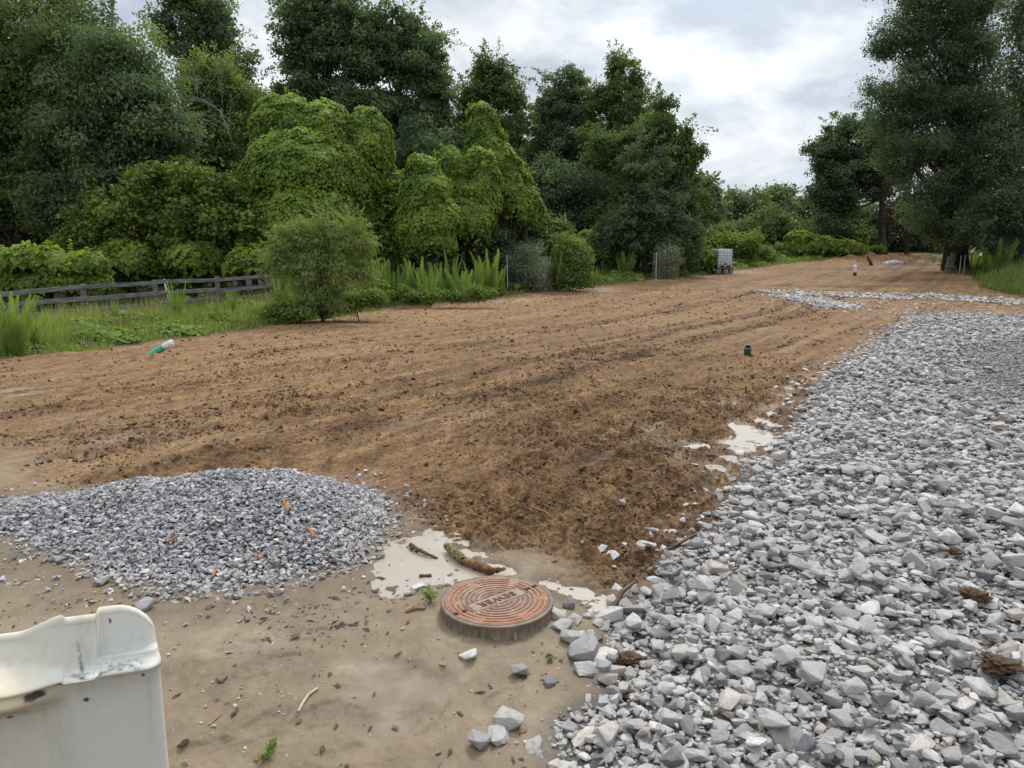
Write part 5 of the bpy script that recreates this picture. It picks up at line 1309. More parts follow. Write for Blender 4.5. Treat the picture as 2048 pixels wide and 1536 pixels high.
G4 = 'bushes along the wood edge'
B_ = [('bush', 'wide glossy olive bush with three heads behind the fence', 30.5, 340, [(205, 430, 40, 50), (335, 372, 60, 45), (440, 385, 62, 50), (290, 430, 80, 60), (400, 450, 110, 70), (230, 480, 70, 50), (340, 500, 120, 50), (165, 470, 40, 35), (480, 450, 50, 70), (350, 545, 150, 30)], 46000, .17, 'magnolia', .5),
      ('bush', 'pale flecked vine leaved bank sloping right of the spire', 36.5, 1040, [(1020, 430, 50, 50), (1055, 460, 50, 45), (985, 470, 50, 45), (1090, 490, 45, 35), (1040, 510, 70, 35), (960, 510, 40, 35)], 24000, .15, 'vine', .5),
      ('bush', 'rounded bush behind the caged sapling', 37, 1110, [(1095, 470, 40, 40), (1125, 500, 45, 35), (1080, 520, 40, 25)], 11000, .17, 'vine', .5),
      ('bush', 'deep shaded thicket under the vine domes', 34.5, 930, [(900, 500, 60, 42), (970, 495, 60, 45), (830, 515, 50, 30), (1020, 510, 40, 30)], 13000, .17, 'cool', .5),
      ('bush', 'dark hollow thicket between the great vine mass and the single dome', 33, 775, [(770, 440, 45, 70), (790, 400, 30, 50), (760, 510, 60, 50)], 10000, .18, 'magnolia', .5)]
for nm, lab, Y, bx, bl, n, lf, m, cl in B_: tree(nm, lab, 'bush', Y, bx, bl, n, lf, m, cl, group=G4, r0=.07, nl=30, per=70)

# --- in front of the fence
def feather_mesh(h, w, nst, per):
    Vs = []; T = []
    for s in range(nst):
        a = rng.uniform(0, 2 * math.pi); r0 = w * .25 * math.sqrt(rng.random()); lean = rng.uniform(0, .5) * w; hh = h * rng.uniform(.5, 1.08)
        t = rng.random(per) ** .75; env = np.clip(t / .22, 0.15, 1) * (1.02 - t) ** .75 * 1.5
        cx = math.cos(a) * (r0 + lean * t ** 1.5); cy = math.sin(a) * (r0 + lean * t ** 1.5)
        ph = rng.uniform(0, 2 * math.pi, per); rad = h * .07 * env * rng.random(per) ** .5
        P = np.stack([cx + rad * np.cos(ph), cy + rad * np.sin(ph), hh * (.06 + .94 * t)], 1)
        d = unit(np.stack([.72 * np.cos(ph), .72 * np.sin(ph), np.full(per, 1.0)], 1) + rng.normal(0, .20, (per, 3)))
        L = h * .105 * rng.uniform(.4, 1.3, per) * np.clip(1.15 - t, .3, 1); sd = unit(np.cross(d, rng.normal(size=(per, 3)))) * (h * .0026)
        v0 = P - sd; v1 = P + sd; v2 = P + d * L[:, None] + sd * .3; v3 = P + d * L[:, None] - sd * .3
        Vs.append(np.stack([v0, v1, v2, v3], 1).reshape(-1, 3)); T.append(np.clip(.30 + .42 * t + .15 * rng.normal(size=per) + rng.normal(0, .1), 0, 1))
    V = np.concatenate(Vs); t = np.concatenate(T); st = MB()
    return V, t
FV = []
for k in range(5):
    V, t = feather_mesh(1.0, .85, 22, 950); FV.append(mesh_np('plumes', V, quads(len(t)), {'tint': np.repeat(t, 4)}, M['fennel']))
mb = MB()
for _ in range(24):
    a = rng.uniform(0, 6.28); r = .18 * math.sqrt(rng.random()); l = rng.uniform(.05, .35); mb.tube([(math.cos(a) * r, math.sin(a) * r, -.05), (math.cos(a) * (r + l * .3), math.sin(a) * (r + l * .3), .45), (math.cos(a) * (r + l), math.sin(a) * (r + l), .85)], [.007, .005, .003], 4, cap=False)
_st = mb.build('stems', M['fennel'], None); FST = _st.data; bpy.data.objects.remove(_st)
FST.attributes.new('tint', 'FLOAT', 'POINT')
GF = 'feathery bright green plants along the fence'
for i, (px, yt, yb, w, Y, lab) in enumerate([
    (25, 582, 715, 100, 13.8, 'biggest feathery plant, at the left edge by the dirt'), (65, 612, 700, 55, 14.8, 'feathery plant leaning right of the biggest one at the left edge'),
    (357, 552, 632, 34, 21.5, 'narrow feathery plant right of the leaning pole'), (465, 578, 628, 26, 22.5, 'short feathery tuft before the fourth fence post'), (228, 600, 630, 18, 20, 'tiny feathery sprig below the fence left of the leaning pole'),
    (565, 538, 620, 46, 22.5, 'feathery plant in front of the willowy bush, left side'), (752, 508, 585, 50, 27, 'first feathery plume right of the willowy bush'), (790, 515, 590, 50, 27.6, 'second feathery plume right of the willowy bush'),
    (835, 505, 592, 66, 27.5, 'broad feathery plume in the middle of the plume row'), (875, 520, 590, 46, 28.4, 'slim feathery plume right of the broad one'), (925, 528, 592, 66, 28.5, 'low wide feathery plume left of the tall dense one'),
    (978, 494, 580, 74, 30, 'tall dense feathery plume left of the wire cage'), (1118, 505, 575, 50, 33.5, 'feathery plume right behind the wire cage'), (1250, 495, 552, 40, 42, 'lone feathery plume before the far stretch of fence'),
    (728, 520, 588, 36, 26, 'feathery tuft touching the right side of the willowy bush'), (772, 505, 588, 40, 28.2, 'pale feathery plume behind the first two plumes'), (812, 512, 590, 44, 27.2, 'feathery plume left of the broad one'), (856, 530, 594, 44, 26.8, 'short feathery plume in front of the broad one'),
    (900, 505, 590, 46, 29.5, 'tall loose feathery plume behind the low wide one'), (950, 525, 588, 44, 29, 'feathery plume tucked against the tall dense one'), (1002, 530, 584, 30, 31, 'thin feathery plume touching the left side of the wire cage'),
    (1630, 487, 512, 40, 62, 'distant feathery clump by the far bushes'), (1185, 535, 575, 26, 36, 'small feathery tuft right of the dark bush by the cage'), (1995, 478, 520, 70, 44, 'feathery plant behind the grass on the right verge')]):
    c = at_y(px, yb, Y); z = float(H0(c[:1], np.array([Y]))[0]); hh = (yb - yt) * Y / FPX * rng.uniform(.84, 1.04) + max(0, c[2] - z)
    ww = w * Y / FPX
    root = empty('feathery_plant', (c[0], Y, z), lab, 'plant', GF, rz=rng.uniform(0, 6.28))
    a = link('plumes', FV[i % 5], root); a.scale = (ww / .95, ww / .95, hh / 1.08)
    b = link('stems', FST, root); b.scale = (ww / .95, ww / .95, hh / 1.08)

tree('willow_bush', 'large olive willowy bush standing in front of the fence', 'bush', 21, 640, [(568.0, 478.0, 21.8, 26.4), (604.0, 485.0, 28.6, 33.4), (649.0, 490.0, 33.6, 33.4), (694.0, 478.0, 28.6, 29.9), (725.5, 490.0, 18.5, 26.4), (622.0, 540.0, 58.8, 39.6), (694.0, 545.0, 42.0, 39.6), (640.0, 590.0, 52.1, 31.7), (569.8, 535.0, 28.6, 35.2), (728.2, 545.0, 21.8, 29.9), (613.0, 610.0, 33.6, 15.8), (665.2, 612.0, 30.2, 14.1), (653.5, 462.0, 18.5, 19.4), (707.5, 458.0, 13.4, 17.6), (554.5, 500.0, 15.1, 22.9)], 36000, .125, 'willow', .34, r0=.06, aspect=5.5, hang=.15, up=.3, droop=.5, nl=60, per=110, shell=.15, shoots=170)
tree('bush', 'dark olive bush right of the wire cage', 'bush', 33.5, 1140, [(1135, 500, 30, 30), (1155, 525, 30, 35), (1130, 545, 35, 28), (1160, 555, 25, 22)], 13000, .09, 'willow', .35, r0=.05, nl=24, per=60, tint_mu=.15)
tree('caged_sapling', 'grey green sapling growing inside the wire cage', 'sapling', 33.3, 1060, [(1058, 500, 28, 28), (1060, 530, 36, 30), (1070, 555, 30, 22), (1040, 520, 20, 20)], 9000, .09, 'grey_bush', .35, r0=.04, nl=24, per=60, aspect=3)
tree('caged_sapling', 'grey hazy bush in the farther wire guard', 'sapling', 41, 1335, [(1334, 508, 22, 20), (1332, 530, 25, 22), (1345, 520, 18, 22)], 7500, .10, 'grey_bush', .4, r0=.04, nl=20, per=60, aspect=3)

# --- middle distance beyond the field
for lab, Y, bx, bl, n in (('low weedy bush under the left side of the willowy bush', 20.5, 570, [(560, 622, 34, 14), (595, 628, 30, 12)], 3600), ('low weedy bush under the right side of the willowy bush', 21.5, 715, [(705, 606, 34, 16), (745, 596, 28, 16), (668, 618, 30, 12)], 4600), ('low leafy weed bush in front of the plume row', 26, 850, [(772, 590, 18, 7), (812, 586, 16, 13), (850, 592, 20, 6), (884, 588, 14, 10), (915, 592, 18, 7), (955, 584, 20, 12), (990, 584, 12, 7)], 4200)):
    tree('low_bush', lab, 'bush', Y, bx, bl, n, .085, 'weed', .22, group='low weedy bushes along the verge', r0=.02, nl=12, per=45, tint_mu=.4)
G5 = 'trees and bushes beyond the field'
for nm, lab, Y, bx, bl, n, lf, m, cl in [
    ('tree', 'far dark tree just right of the sweetgum', 78, 1412, [(1408, 385, 22, 26), (1425, 420, 26, 30), (1395, 430, 30, 40)], 10000, .34, 'far', 1.1),
    ('tree', 'far leafy tree left of the lone far crown', 84, 1480, [(1470, 415, 40, 25), (1505, 410, 30, 25), (1450, 440, 40, 30), (1500, 445, 45, 30)], 14000, .34, 'far', 1.2),
    ('tree', 'lone far round crown standing above the bushes', 92, 1555, [(1560, 392, 22, 18), (1540, 402, 22, 18), (1575, 405, 14, 18), (1556, 425, 28, 22), (1520, 425, 25, 25)], 11000, .34, 'far', 1.2),
    ('tree', 'sparse small far tree between the lone crown and the trunk tree', 96, 1612, [(1610, 412, 14, 12), (1600, 425, 12, 12), (1640, 435, 40, 18)], 3500, .36, 'far', 1.0),
    ('bush', 'dark rounded thicket behind the white tank', 66, 1500, [(1490, 465, 50, 32), (1545, 460, 50, 36), (1450, 480, 40, 30), (1590, 475, 40, 30)], 18000, .27, 'oak2', .9),
    ('bush', 'olive thicket running to the far trunk tree', 72, 1660, [(1620, 460, 45, 28), (1670, 462, 45, 30), (1710, 470, 40, 32), (1640, 485, 70, 24)], 17000, .28, 'oak2', .9),
    ('bush', 'light green bush directly behind the white tank', 54, 1460, [(1450, 485, 36, 22), (1490, 492, 32, 22), (1410, 500, 30, 22)], 11000, .20, 'weed', .6),
    ('bush', 'rounded green bush between the tank and the far clump', 56, 1500, [(1505, 515, 26, 18), (1530, 510, 22, 14)], 6000, .17, 'weed', .5),
    ('bush', 'low leafy bush at the right of the farther wire guard', 46, 1385, [(1385, 525, 30, 22), (1370, 505, 26, 22), (1410, 520, 22, 18)], 8000, .17, 'weed', .5)]:
    tree(nm, lab, 'tree' if nm == 'tree' else 'bush', Y, bx, bl, n, lf, m, cl, group=G5, nl=18)
vine_mass('vine_mound', 'light green vine bank at the end of the verge beyond the tank', 'vine mound', 62, [(1590, 500, 45, 16), (1640, 495, 45, 18), (1560, 508, 40, 14), (1690, 500, 40, 16), (1600, 480, 30, 14)], 9000, .30, 'kudzu_b', 'vine mounds')

# --- right-hand trees
G6 = 'big trees on the right'
tree('tree', 'tree with bare straight trunk at the end of the dirt field', 'tree', 67, 1765, [(1690, 265, 45, 32), (1660, 300, 42, 36), (1740, 260, 50, 40), (1700, 340, 70, 45), (1650, 370, 36, 40), (1770, 330, 60, 60), (1680, 405, 50, 40), (1660, 440, 36, 28), (1800, 300, 50, 50)], 52000, .27, 'cool', 1.0, r0=.38, group=G6, per=210, shell=.3, top=(1762, 250), lo=.45)
tree('tree', 'huge tall tree at the right edge with open upper crown', 'tree', 48, 1915, [(1880, -60, 120, 90), (1960, -20, 90, 90), (1850, 50, 80, 60), (1775, 85, 36, 26), (1890, 110, 110, 60), (1960, 120, 60, 70), (1780, 180, 70, 40), (1860, 200, 100, 60), (1960, 220, 90, 70), (1790, 240, 60, 40), (1880, 300, 110, 70), (1800, 320, 60, 40), (1960, 340, 110, 90), (1880, 400, 90, 60), (1870, 455, 55, 34), (1925, 478, 55, 26), (1960, 440, 100, 50), (2060, 330, 80, 130), (2020, 240, 50, 60)], 170000, .155, 'cool', .95, r0=.65, group=G6, per=210, shell=.25, top=(1935, -60), tint_mu=.55, nl=70)
tree('tree', 'thin crowned tree at the right edge beside the huge one', 'tree', 40, 2085, [(2050, 70, 40, 70), (2080, 0, 60, 80), (2090, 200, 60, 120), (2040, 160, 28, 50)], 11000, .18, 'cool', .9, group=G6, per=80, shell=.2, tint_mu=.6)
tree('tree', 'dark leafy tree low on the right behind the tall grass', 'tree', 45, 2010, [(2000, 430, 70, 50), (2060, 420, 60, 70), (1960, 470, 50, 35), (2030, 490, 70, 30)], 30000, .17, 'cool', .7, group=G6, per=90)
tree('tree', 'small tree with withered red brown leaves between the two big ones', 'tree', 61, 1815, [(1812, 385, 34, 40), (1838, 430, 40, 40), (1800, 430, 30, 30)], 6000, .18, 'dead', .7, group=G6, r0=.18)
tree('bush', 'deep dark thicket closing the field behind the trunk tree', 'bush', 74, 1800, [(1740, 475, 55, 36), (1755, 432, 42, 34), (1700, 445, 40, 34), (1800, 465, 60, 44), (1860, 470, 60, 45), (1900, 440, 60, 60), (1830, 500, 60, 20), (1700, 490, 40, 22)], 36000, .28, 'cool', 1.0, group=G6, nl=20)
tree('bush', 'small pale bush at the foot of the bare trunk', 'bush', 64, 1748, [(1750, 500, 14, 9), (1740, 505, 12, 7)], 1800, .2, 'weed', .4, group=G6, r0=.05, nl=8)
# ------------------------------------------------------------------ fence
def fence():
    P0 = np.array([-13.3, 22.8]); d = np.array([24.1, 36.2]); d = d / np.linalg.norm(d); sp = 2.35
    root = empty('wooden_fence', (P0[0], P0[1], 0), 'weathered grey three rail wooden fence along the wood edge', 'fence')
    px_t = [(-300, 607), (20, 580), (170, 570), (303, 562), (425, 555), (540, 548), (760, 538), (1000, 529), (1290, 521), (1420, 518)]
    def top(x, y):
        px, _ = proj(x, y, 1.2); py = np.interp(px, [p[0] for p in px_t], [p[1] for p in px_t]); return float(at_y(px, py, y)[2])
    ks = list(range(-3, 20)); posts = []
    for k in ks:
        p = P0 + d * sp * k; posts.append((p[0], p[1], top(p[0], p[1])))
    ang = math.atan2(d[1], d[0]); o = np.array([P0[0], P0[1], 0])
    for k, (x, y, t) in zip(ks, posts):
        g = float(H0(np.array([x]), np.array([y]))[0]) - .3
        mb = MB(); tl = rng.normal(0, .012); Rm = rotz(ang) @ np.array([[1, 0, tl], [0, 1, rng.normal(0, .012)], [-tl, 0, 1]])
        mb.box(np.array([x, y, (t + g) / 2]) - o, (.13, .12, t - g + .05), Rm, .006); mb.build('post', M['grey_wood'], root, bevel=.008)
    n2 = np.array([-d[1], d[0]]) * -.085
    for (a, b) in zip(posts[:-1], posts[1:]):
        for j, dz in enumerate((.07, .42, .78)):
            if j == 2 and rng.random() < .12: continue
            A = np.array([a[0] + n2[0], a[1] + n2[1], a[2] - dz + rng.normal(0, .02)]); B = np.array([b[0] + n2[0], b[1] + n2[1], b[2] - dz + rng.normal(0, .02)])
            c = (A + B) / 2; v = B - A; L = np.linalg.norm(v); ex = v / L; ez = np.array([0, 0, 1.0]); ey = np.cross(ez, ex); ey /= np.linalg.norm(ey); ez = np.cross(ex, ey)
            mb = MB(); mb.box(c - o, (L - .01, .032, .135 + rng.normal(0, .006)), np.stack([ex, ey, ez], 1), .006); mb.build('rail', M['grey_wood'], root, bevel=.004)
fence()

# leaning metal pole
a = gnd(343, 622); b = at_y(328, 558, a[1] + .1)
mb = MB(); mb.tube([np.zeros(3) - [0, 0, .2], b - a], [.035, .035], 10); o = mb.build('metal_pole', mat_plain('pale_pole', (.42, .43, .42), .5, .4, .3), None, True); o.location = a; tag(o, 'pale metal pole leaning in front of the fence', 'pole')
a = gnd(728, 572); mb = MB(); mb.box((0, 0, .5), (.09, .05, 1.3), np.array([[.99, 0, -.14], [0, 1, 0], [.14, 0, .99]]), .005); o = mb.build('leaning_post', M['grey_wood'], None, bevel=.006); o.location = a; tag(o, 'grey split post leaning by the fence right of the willowy bush', 'post')
# fallen log
a = gnd(795, 600); mb = MB(); P = np.array([[-.55, .2, .16], [-.2, .08, .2], [.2, -.03, .19], [.52, -.1, .12]]); V, F = tube_np(np.stack([np.interp(np.linspace(0, 3, 14), range(4), P[:, i]) for i in range(3)], 1), np.linspace(.2, .17, 14), 12)
V += rng.normal(0, .012, V.shape); mb.add(V, F); mb.f += [tuple(range(11, -1, -1)), tuple(len(V) - 12 + j for j in range(12))]
o = mb.build('log', M['grey_wood'], None, True, angle=40); o.location = a; tag(o, 'grey cut log lying in the weeds at the foot of the willowy bush', 'log')

# wire cages
def cage(label, px0, px1, yt, yb, Y, depth, nx, nz, post=True):
    A = at_y(px0, yb, Y); B = at_y(px1, yb, Y); t = at_y(px0, yt, Y); w = B[0] - A[0]; h = t[2] - A[2]
    z0 = float(H0(A[:1], np.array([Y]))[0]); root = empty('wire_cage', (A[0], Y, z0), label, 'wire cage')
    h = t[2] - z0; r = .0034; mb = MB()
    cor = [(0, 0), (w, 0.02), (w * .98, depth), (.03, depth)]
    for (a, b) in zip(cor, cor[1:] + cor[:1]):
        L = math.hypot(b[0] - a[0], b[1] - a[1]); n = max(4, int(nx * L / w))
        for k in range(n):
            s = k / n; x = a[0] + (b[0] - a[0]) * s; y = a[1] + (b[1] - a[1]) * s + .03 * math.sin(9 * s); mb.tube([(x, y, 0), (x + .01, y, h)], [r, r], 4, cap=False)
        for k in range(nz + 1):
            z = h * k / nz; mb.tube([(a[0], a[1], z), ((a[0] + b[0]) / 2, (a[1] + b[1]) / 2 + .03, z - .006), (b[0], b[1], z)], [r, r, r], 4, cap=False)
    mb.build('wire_mesh', M['galv'], root)
    for (x, y) in [(0, -.02), (w, 0), (w * .47, -.02)]:
        mb = MB(); mb.tube([(x, y, -.2), (x - .02, y, h + (.12 if x == 0 else .0))], [.013, .013], 6); mb.build('stake', M['rusty'] if x != 0 else M['white_pvc'], root)
cage('tall square wire cage round the grey green sapling', 1015, 1103, 514, 581, 33, 1.8, 19, 17)
cage('farther smaller wire guard round the hazy grey bush', 1312, 1358, 508, 556, 40.5, 1.3, 14, 12)

# ------------------------------------------------------------------ the white tank
def tank():
    Y = 46; g = gnd(1440, 547); A = at_y(1425, 545, Y); c = at_y(1441, 545, Y); z = float(H0(c[:1], np.array([Y]))[0]); s = Y / FPX
    root = empty('water_tank', (c[0], Y, z), 'white caged plastic liquid tank standing on a rusty stand at the verge', 'tank', rz=R(14))
    W, D, Hh = 1.02, 1.05, .96; zb = .44
    mb = MB(); mb.box((0, 0, zb + .06 + Hh / 2), (W - .05, D - .05, Hh)); mb.build('bottle', M['tank'], root, True, bevel=.07, angle=60)
    mb = MB(); mb.tube([(0, 0, zb + Hh + .05), (0, 0, zb + Hh + .10)], [.10, .10], 16); mb.build('cap', M['tank'], root)
    mb = MB(); r = .011
    for k in range(6):
        x = -W / 2 + W * k / 5
        for y in (-D / 2, D / 2): mb.tube([(x, y, zb + .05), (x, y, zb + Hh + .07)], [r, r], 6)
        y = -D / 2 + D * k / 5
        for x2 in (-W / 2, W / 2): mb.tube([(x2, y, zb + .05), (x2, y, zb + Hh + .07)], [r, r], 6)
    for k in range(6):
        zz = zb + .08 + (Hh - .02) * k / 5; mb.tube([(-W / 2, -D / 2, zz), (W / 2, -D / 2, zz), (W / 2, D / 2, zz), (-W / 2, D / 2, zz), (-W / 2, -D / 2, zz)], [r] * 5, 6)
    for x in (-.2, .2): mb.tube([(x, -D / 2, zb + Hh + .075), (x, D / 2, zb + Hh + .075)], [r, r], 6)
    mb.build('cage', M['galv'], root)
    mb = MB(); mb.box((0, 0, zb + .035), (W + .04, D + .04, .03))
    for x in (-.42, 0, .42): mb.box((x, 0, zb - .03), (.12, D, .10))
    mb.build('pallet', M['galv'], root)
    mb = MB(); mb.box((0, -D / 2, zb - .12), (1.16, .09, .09)); mb.box((0, D / 2, zb - .12), (1.16, .09, .09)); mb.box((-.5, 0, zb - .121), (.08, D - .1, .08)); mb.box((.5, 0, zb - .121), (.08, D - .1, .08)); mb.build('stand', M['rusty'], root, bevel=.01)
    for x in (-.45, .45, .05):
        for y in (-.42, .42):
            mb = MB(); mb.box((x, y, .135), (.24, .22, .30)); mb.build('block', M['block'], root, bevel=.012)
    mb = MB(); mb.tube([(0, -D / 2 - .02, zb + .14), (0, -D / 2 - .16, zb + .13)], [.04, .035], 10); mb.build('valve', M['hole'], root)
tank()

# ------------------------------------------------------------------ right verge: posts and wire
def wpost(px, yt, yb, Y, w, mat, lab, lean=0.0, name='fence_post', cap=None, grp='posts by the big tree'):
    c = at_y(px, yb, Y); z = float(H0(c[:1], np.array([Y]))[0]); t = at_y(px, yt, Y)[2] - z
    root = empty(name, (c[0], Y, z), lab, 'post', grp)
    mb = MB(); mb.tube([(0, 0, -.2), (lean * t, 0, t)], [w, w * .9], 6); mb.build('shaft', M[mat], root)
    if cap:
        mb = MB(); mb.tube([(lean * t, 0, t - .16), (lean * t, 0, t + .03)], [w * 1.9, w * 1.7], 8); mb.build('insulator', M[cap], root)
    return root
wpost(1942, 500, 530, 44, .03, 'hole', 'dark thin post with white top, tallest by the big tree', 0, cap='white_pvc')
wpost(1948, 506, 541, 42, .035, 'hole', 'dark leaning post with white top in the grass edge', .2, cap='white_pvc')
wpost(1920, 511, 534, 45, .025, 'galv', 'thin pale post just right of the big trunk', 0)
wpost(1928, 510, 536, 44.4, .022, 'galv', 'thin pale post between the trunk and the white topped posts', 0)
c = at_y(1905, 525, 46.5); z = float(H0(c[:1], np.array([46.5]))[0])
mb = MB()
for k, (x, h, l) in enumerate([(-.32, 1.0, .10), (-.12, 1.25, .06), (.06, 1.15, .14)]):
    mb.box((x, .02 * k, h / 2), (.14, .03, h), np.array([[1, 0, l], [0, 1, 0], [-l, 0, 1]]), .01)
mb.box((-.1, -.03, .35), (.7, .025, .12)); mb.box((-.1, -.03, .8), (.6, .025, .10))
o = mb.build('wooden_gate', M['bark_pale'], None, bevel=.004); o.location = (c[0], 46.5, z); tag(o, 'broken pale board gate leaning by the big trunk', 'gate')

# ------------------------------------------------------------------ verge greenery
def blades(name, label, X, Y, hgt, wid, mat, tint, lean=.35, kind='stuff', cat='grass'):
    n = len(X); z = H(X, Y, .1); a = rng.uniform(0, 2 * math.pi, n); d = np.stack([np.cos(a), np.sin(a), 0 * a], 1); s = np.stack([-np.sin(a), np.cos(a), 0 * a], 1) * wid[:, None] * .5
    B = np.stack([X, Y, z - .01], 1); l = (lean * np.abs(rng.normal(.6, .5, n)) * hgt)[:, None]
    m = B + d * l * .35 + np.array([0, 0, 1.0]) * (hgt * .6)[:, None]; t = B + d * l + np.array([0, 0, 1.0]) * hgt[:, None]
    V = np.stack([B - s, B + s, m + s * .8, m - s * .8, t + s * .12, t - s * .12], 1).reshape(-1, 3)
    i = np.arange(n)[:, None] * 6; F = np.concatenate([i + [0, 1, 2, 3], i + [3, 2, 4, 5]])
    return tag(link(name, mesh_np(name, V, F, {'tint': np.repeat(tint, 6)}, M[mat])), label, cat, kind=kind)

def verge():
    n = 330000
    Y = 11 + 56 * rng.random(n) ** 1.9; u0 = rng.uniform(-1, 12.5, n)
    # across the strip, from its edge inwards
    px = (Y - 0) ; v = u0; 
    # solve X from distance v to the edge along -x direction
    tt = np.linspace(-40, 80, 1200); ex = np.interp(tt, _gu, _gv); EX = tt * DIRU[0] + ex * DIRV[0]; EY = tt * DIRU[1] + ex * DIRV[1]
    xe = np.interp(Y, EY, EX); X = xe - v * 1.2
    w = verge_dist(X, Y); fr = 0.5 * noise(X / 1.0, Y / 1.0, 203) + .25 * noise(X / .35, Y / .35, 204)
    k = (w + fr > -.05) & (w < 9.5) & (np.abs(X) < .76 * Y + .8); X, Y, w = X[k], Y[k], w[k]
    pn = noise(X / 1.7, Y / 1.7, 61) + .4 * noise(X / .5, Y / .5, 62)
    k = rng.random(len(X)) < np.clip(.55 + .6 * pn + .2 * (w > 2), .1, 1); X, Y, w, pn = X[k], Y[k], w[k], pn[k]; n = len(X)
    hh = np.clip((.08 + .05 * np.clip(w, 0, 4) + .16 * np.clip(pn, -.5, 1)) * np.exp(rng.normal(0, .35, n)), .05, .8) * np.where(Y > 34, .75, 1)
    hh = hh * sstep(-.2, .8, w + .3) + .04
    blades('grass', 'bright green grass of the left verge between the fence and the dirt', X, Y, hh, np.clip(.010 + .00045 * Y, 0, .05), 'grass', np.clip(.5 + .4 * pn + .2 * rng.normal(size=n), 0, 1))
    # tall seed heads nearer the fence
    m = rng.random(n) < np.clip(.10 * (w > 2.5) * (noise(X / 2.5, Y / 2.5, 66) > .05), 0, 1); q = m.sum()
    blades('grass_seed_heads', 'pale grass gone to seed before the fence', X[m], Y[m], rng.uniform(.35, .85, q), np.clip(.012 + .0004 * Y[m], 0, .05), 'straw', rng.random(q), .5)
    # leafy weeds and vine runners
    n = 150000; Y = 11 + 50 * rng.random(n) ** 1.8; xe = np.interp(Y, EY, EX); X = xe - rng.uniform(-.4, 12.5, n) * 1.2; w = verge_dist(X, Y)
    pn = noise(X / 1.3 + 7, Y / 1.3, 71) + .3 * noise(X / .4, Y / .4, 72)
    k = (w + .4 * noise(X / .8, Y / .8, 203) > 0.0) & (w < 9.5) & (rng.random(n) < np.clip(.22 + 1.3 * pn, 0.05, 1)) & (np.abs(X) < .76 * Y + .8); X, Y, w, pn = X[k], Y[k], w[k], pn[k]; n = len(X)
    z = H(X, Y, .1) + (.07 + .42 * np.clip(pn + .1, 0, 1) * sstep(-.2, 1.5, w)) * rng.random(n) ** .6
    L = np.clip(.05 + .0022 * Y, .06, .17) * np.exp(rng.normal(0, .3, n)) * (1 + .8 * (pn > .35))
    V = leaf_quads(np.stack([X, Y, z], 1), np.array([0, -.25, 1.0]) + .45 * rng.normal(size=(n, 3)), L, L * .85)
    tag(link('weeds', mesh_np('weeds', V, quads(n), {'tint': np.repeat(np.clip(.4 + .4 * pn + .18 * rng.normal(size=n), 0, 1), 4)}, M['weed'])), 'broad leaved weeds and vine runners low in the left verge', 'weeds', kind='stuff')
    # yellow blossoms
    P = []
    for px, py, m_, sp in ((192, 655, 40, .35), (975, 575, 60, .5), (965, 560, 45, .5), (1020, 535, 30, .5), (90, 650, 8, .3)):
        c = gnd(px, py); P.append(c + np.stack([rng.normal(0, sp, m_), rng.normal(0, sp, m_), rng.uniform(.15, .6 if px > 900 else .25, m_)], 1))
    P = np.concatenate(P); n = len(P)
    V = leaf_quads(P, np.array([0, -.4, .8]) + .4 * rng.normal(size=(n, 3)), .055 + .02 * rng.random(n) + .001 * P[:, 1], .05 + .001 * P[:, 1])
    tag(link('yellow_flowers', mesh_np('yellow_flowers', V, quads(n), {'tint': np.repeat(rng.random(n), 4)}, M['yellow'])), 'small yellow blossoms dotted in the left verge', 'flowers', kind='stuff')
    # right verge
    n = 90000; Y = rng.uniform(28, 62, n); X = np.interp(Y, _re[::-1, 1] if _re[0, 1] > _re[-1, 1] else _re[:, 1], _re[::-1, 0] if _re[0, 1] > _re[-1, 1] else _re[:, 0]) + rng.uniform(-.5, 16, n)
    w = rverge_dist(X, Y); pn = noise(X / 2, Y / 2, 81)
    k = (w + .5 * noise(X / .9, Y / .9, 82) > 0) & (X < .78 * Y); X, Y, w, pn = X[k], Y[k], w[k], pn[k]; n = len(X)
    hh = np.clip((.16 + .16 * np.clip(w, 0, 5) + .25 * pn) * np.exp(rng.normal(0, .3, n)), .08, 1.35)
    blades('grass', 'tall green grass of the right verge below the big trees', X, Y, hh, np.full(n, .032), 'grass', np.clip(.35 + .25 * pn + .18 * rng.normal(size=n) , 0, 1), .4)
    m = (rng.random(n) < .10) & (w > 1.5); q = m.sum()
    blades('grass_seed_heads', 'pale seeding grass in the right verge', X[m], Y[m], hh[m] * 1.2, np.full(q, .03), 'straw', rng.random(q), .5)
verge()

# weeds by the cover and at the bottom
def weed(px, py, h, label, n=140, leaf=.016):
    p = on_ground(px, py); root = empty('weed', p, label, 'weed', 'small weeds on the mud')
    mb = MB(); Ps = []
    for s in range(9):
        a = rng.uniform(0, 6.28); l = h * rng.uniform(.3, .9); e = np.array([math.cos(a) * l, math.sin(a) * l, h * rng.uniform(.4, 1)]); mb.tube([(0, 0, -.005), e * [.4, .4, .6], e], [.0012, .001, .0006], 4, cap=False)
        t = rng.uniform(.25, 1, n // 9); Ps.append(e * t[:, None] + rng.normal(0, h * .10, (len(t), 3)))
    P = np.concatenate(Ps); P[:, 2] = np.abs(P[:, 2]) + .002; k = len(P)
    mb.build('stems', M['fennel'], root).data.attributes.new('tint', 'FLOAT', 'POINT')
    V = leaf_quads(P, np.array([0, -.2, 1.0]) + .5 * rng.normal(size=(k, 3)), leaf * rng.uniform(.6, 1.3, k), leaf * .45)
    link('leaves', mesh_np('leaves', V, quads(k), {'tint': np.repeat(rng.random(k), 4)}, M['weed']), root)
weed(862, 1216, .085, 'feathery little green weed against the left side of the sewer cover', 240)
weed(532, 1508, .05, 'small green weed in the mud at the bottom', 130)
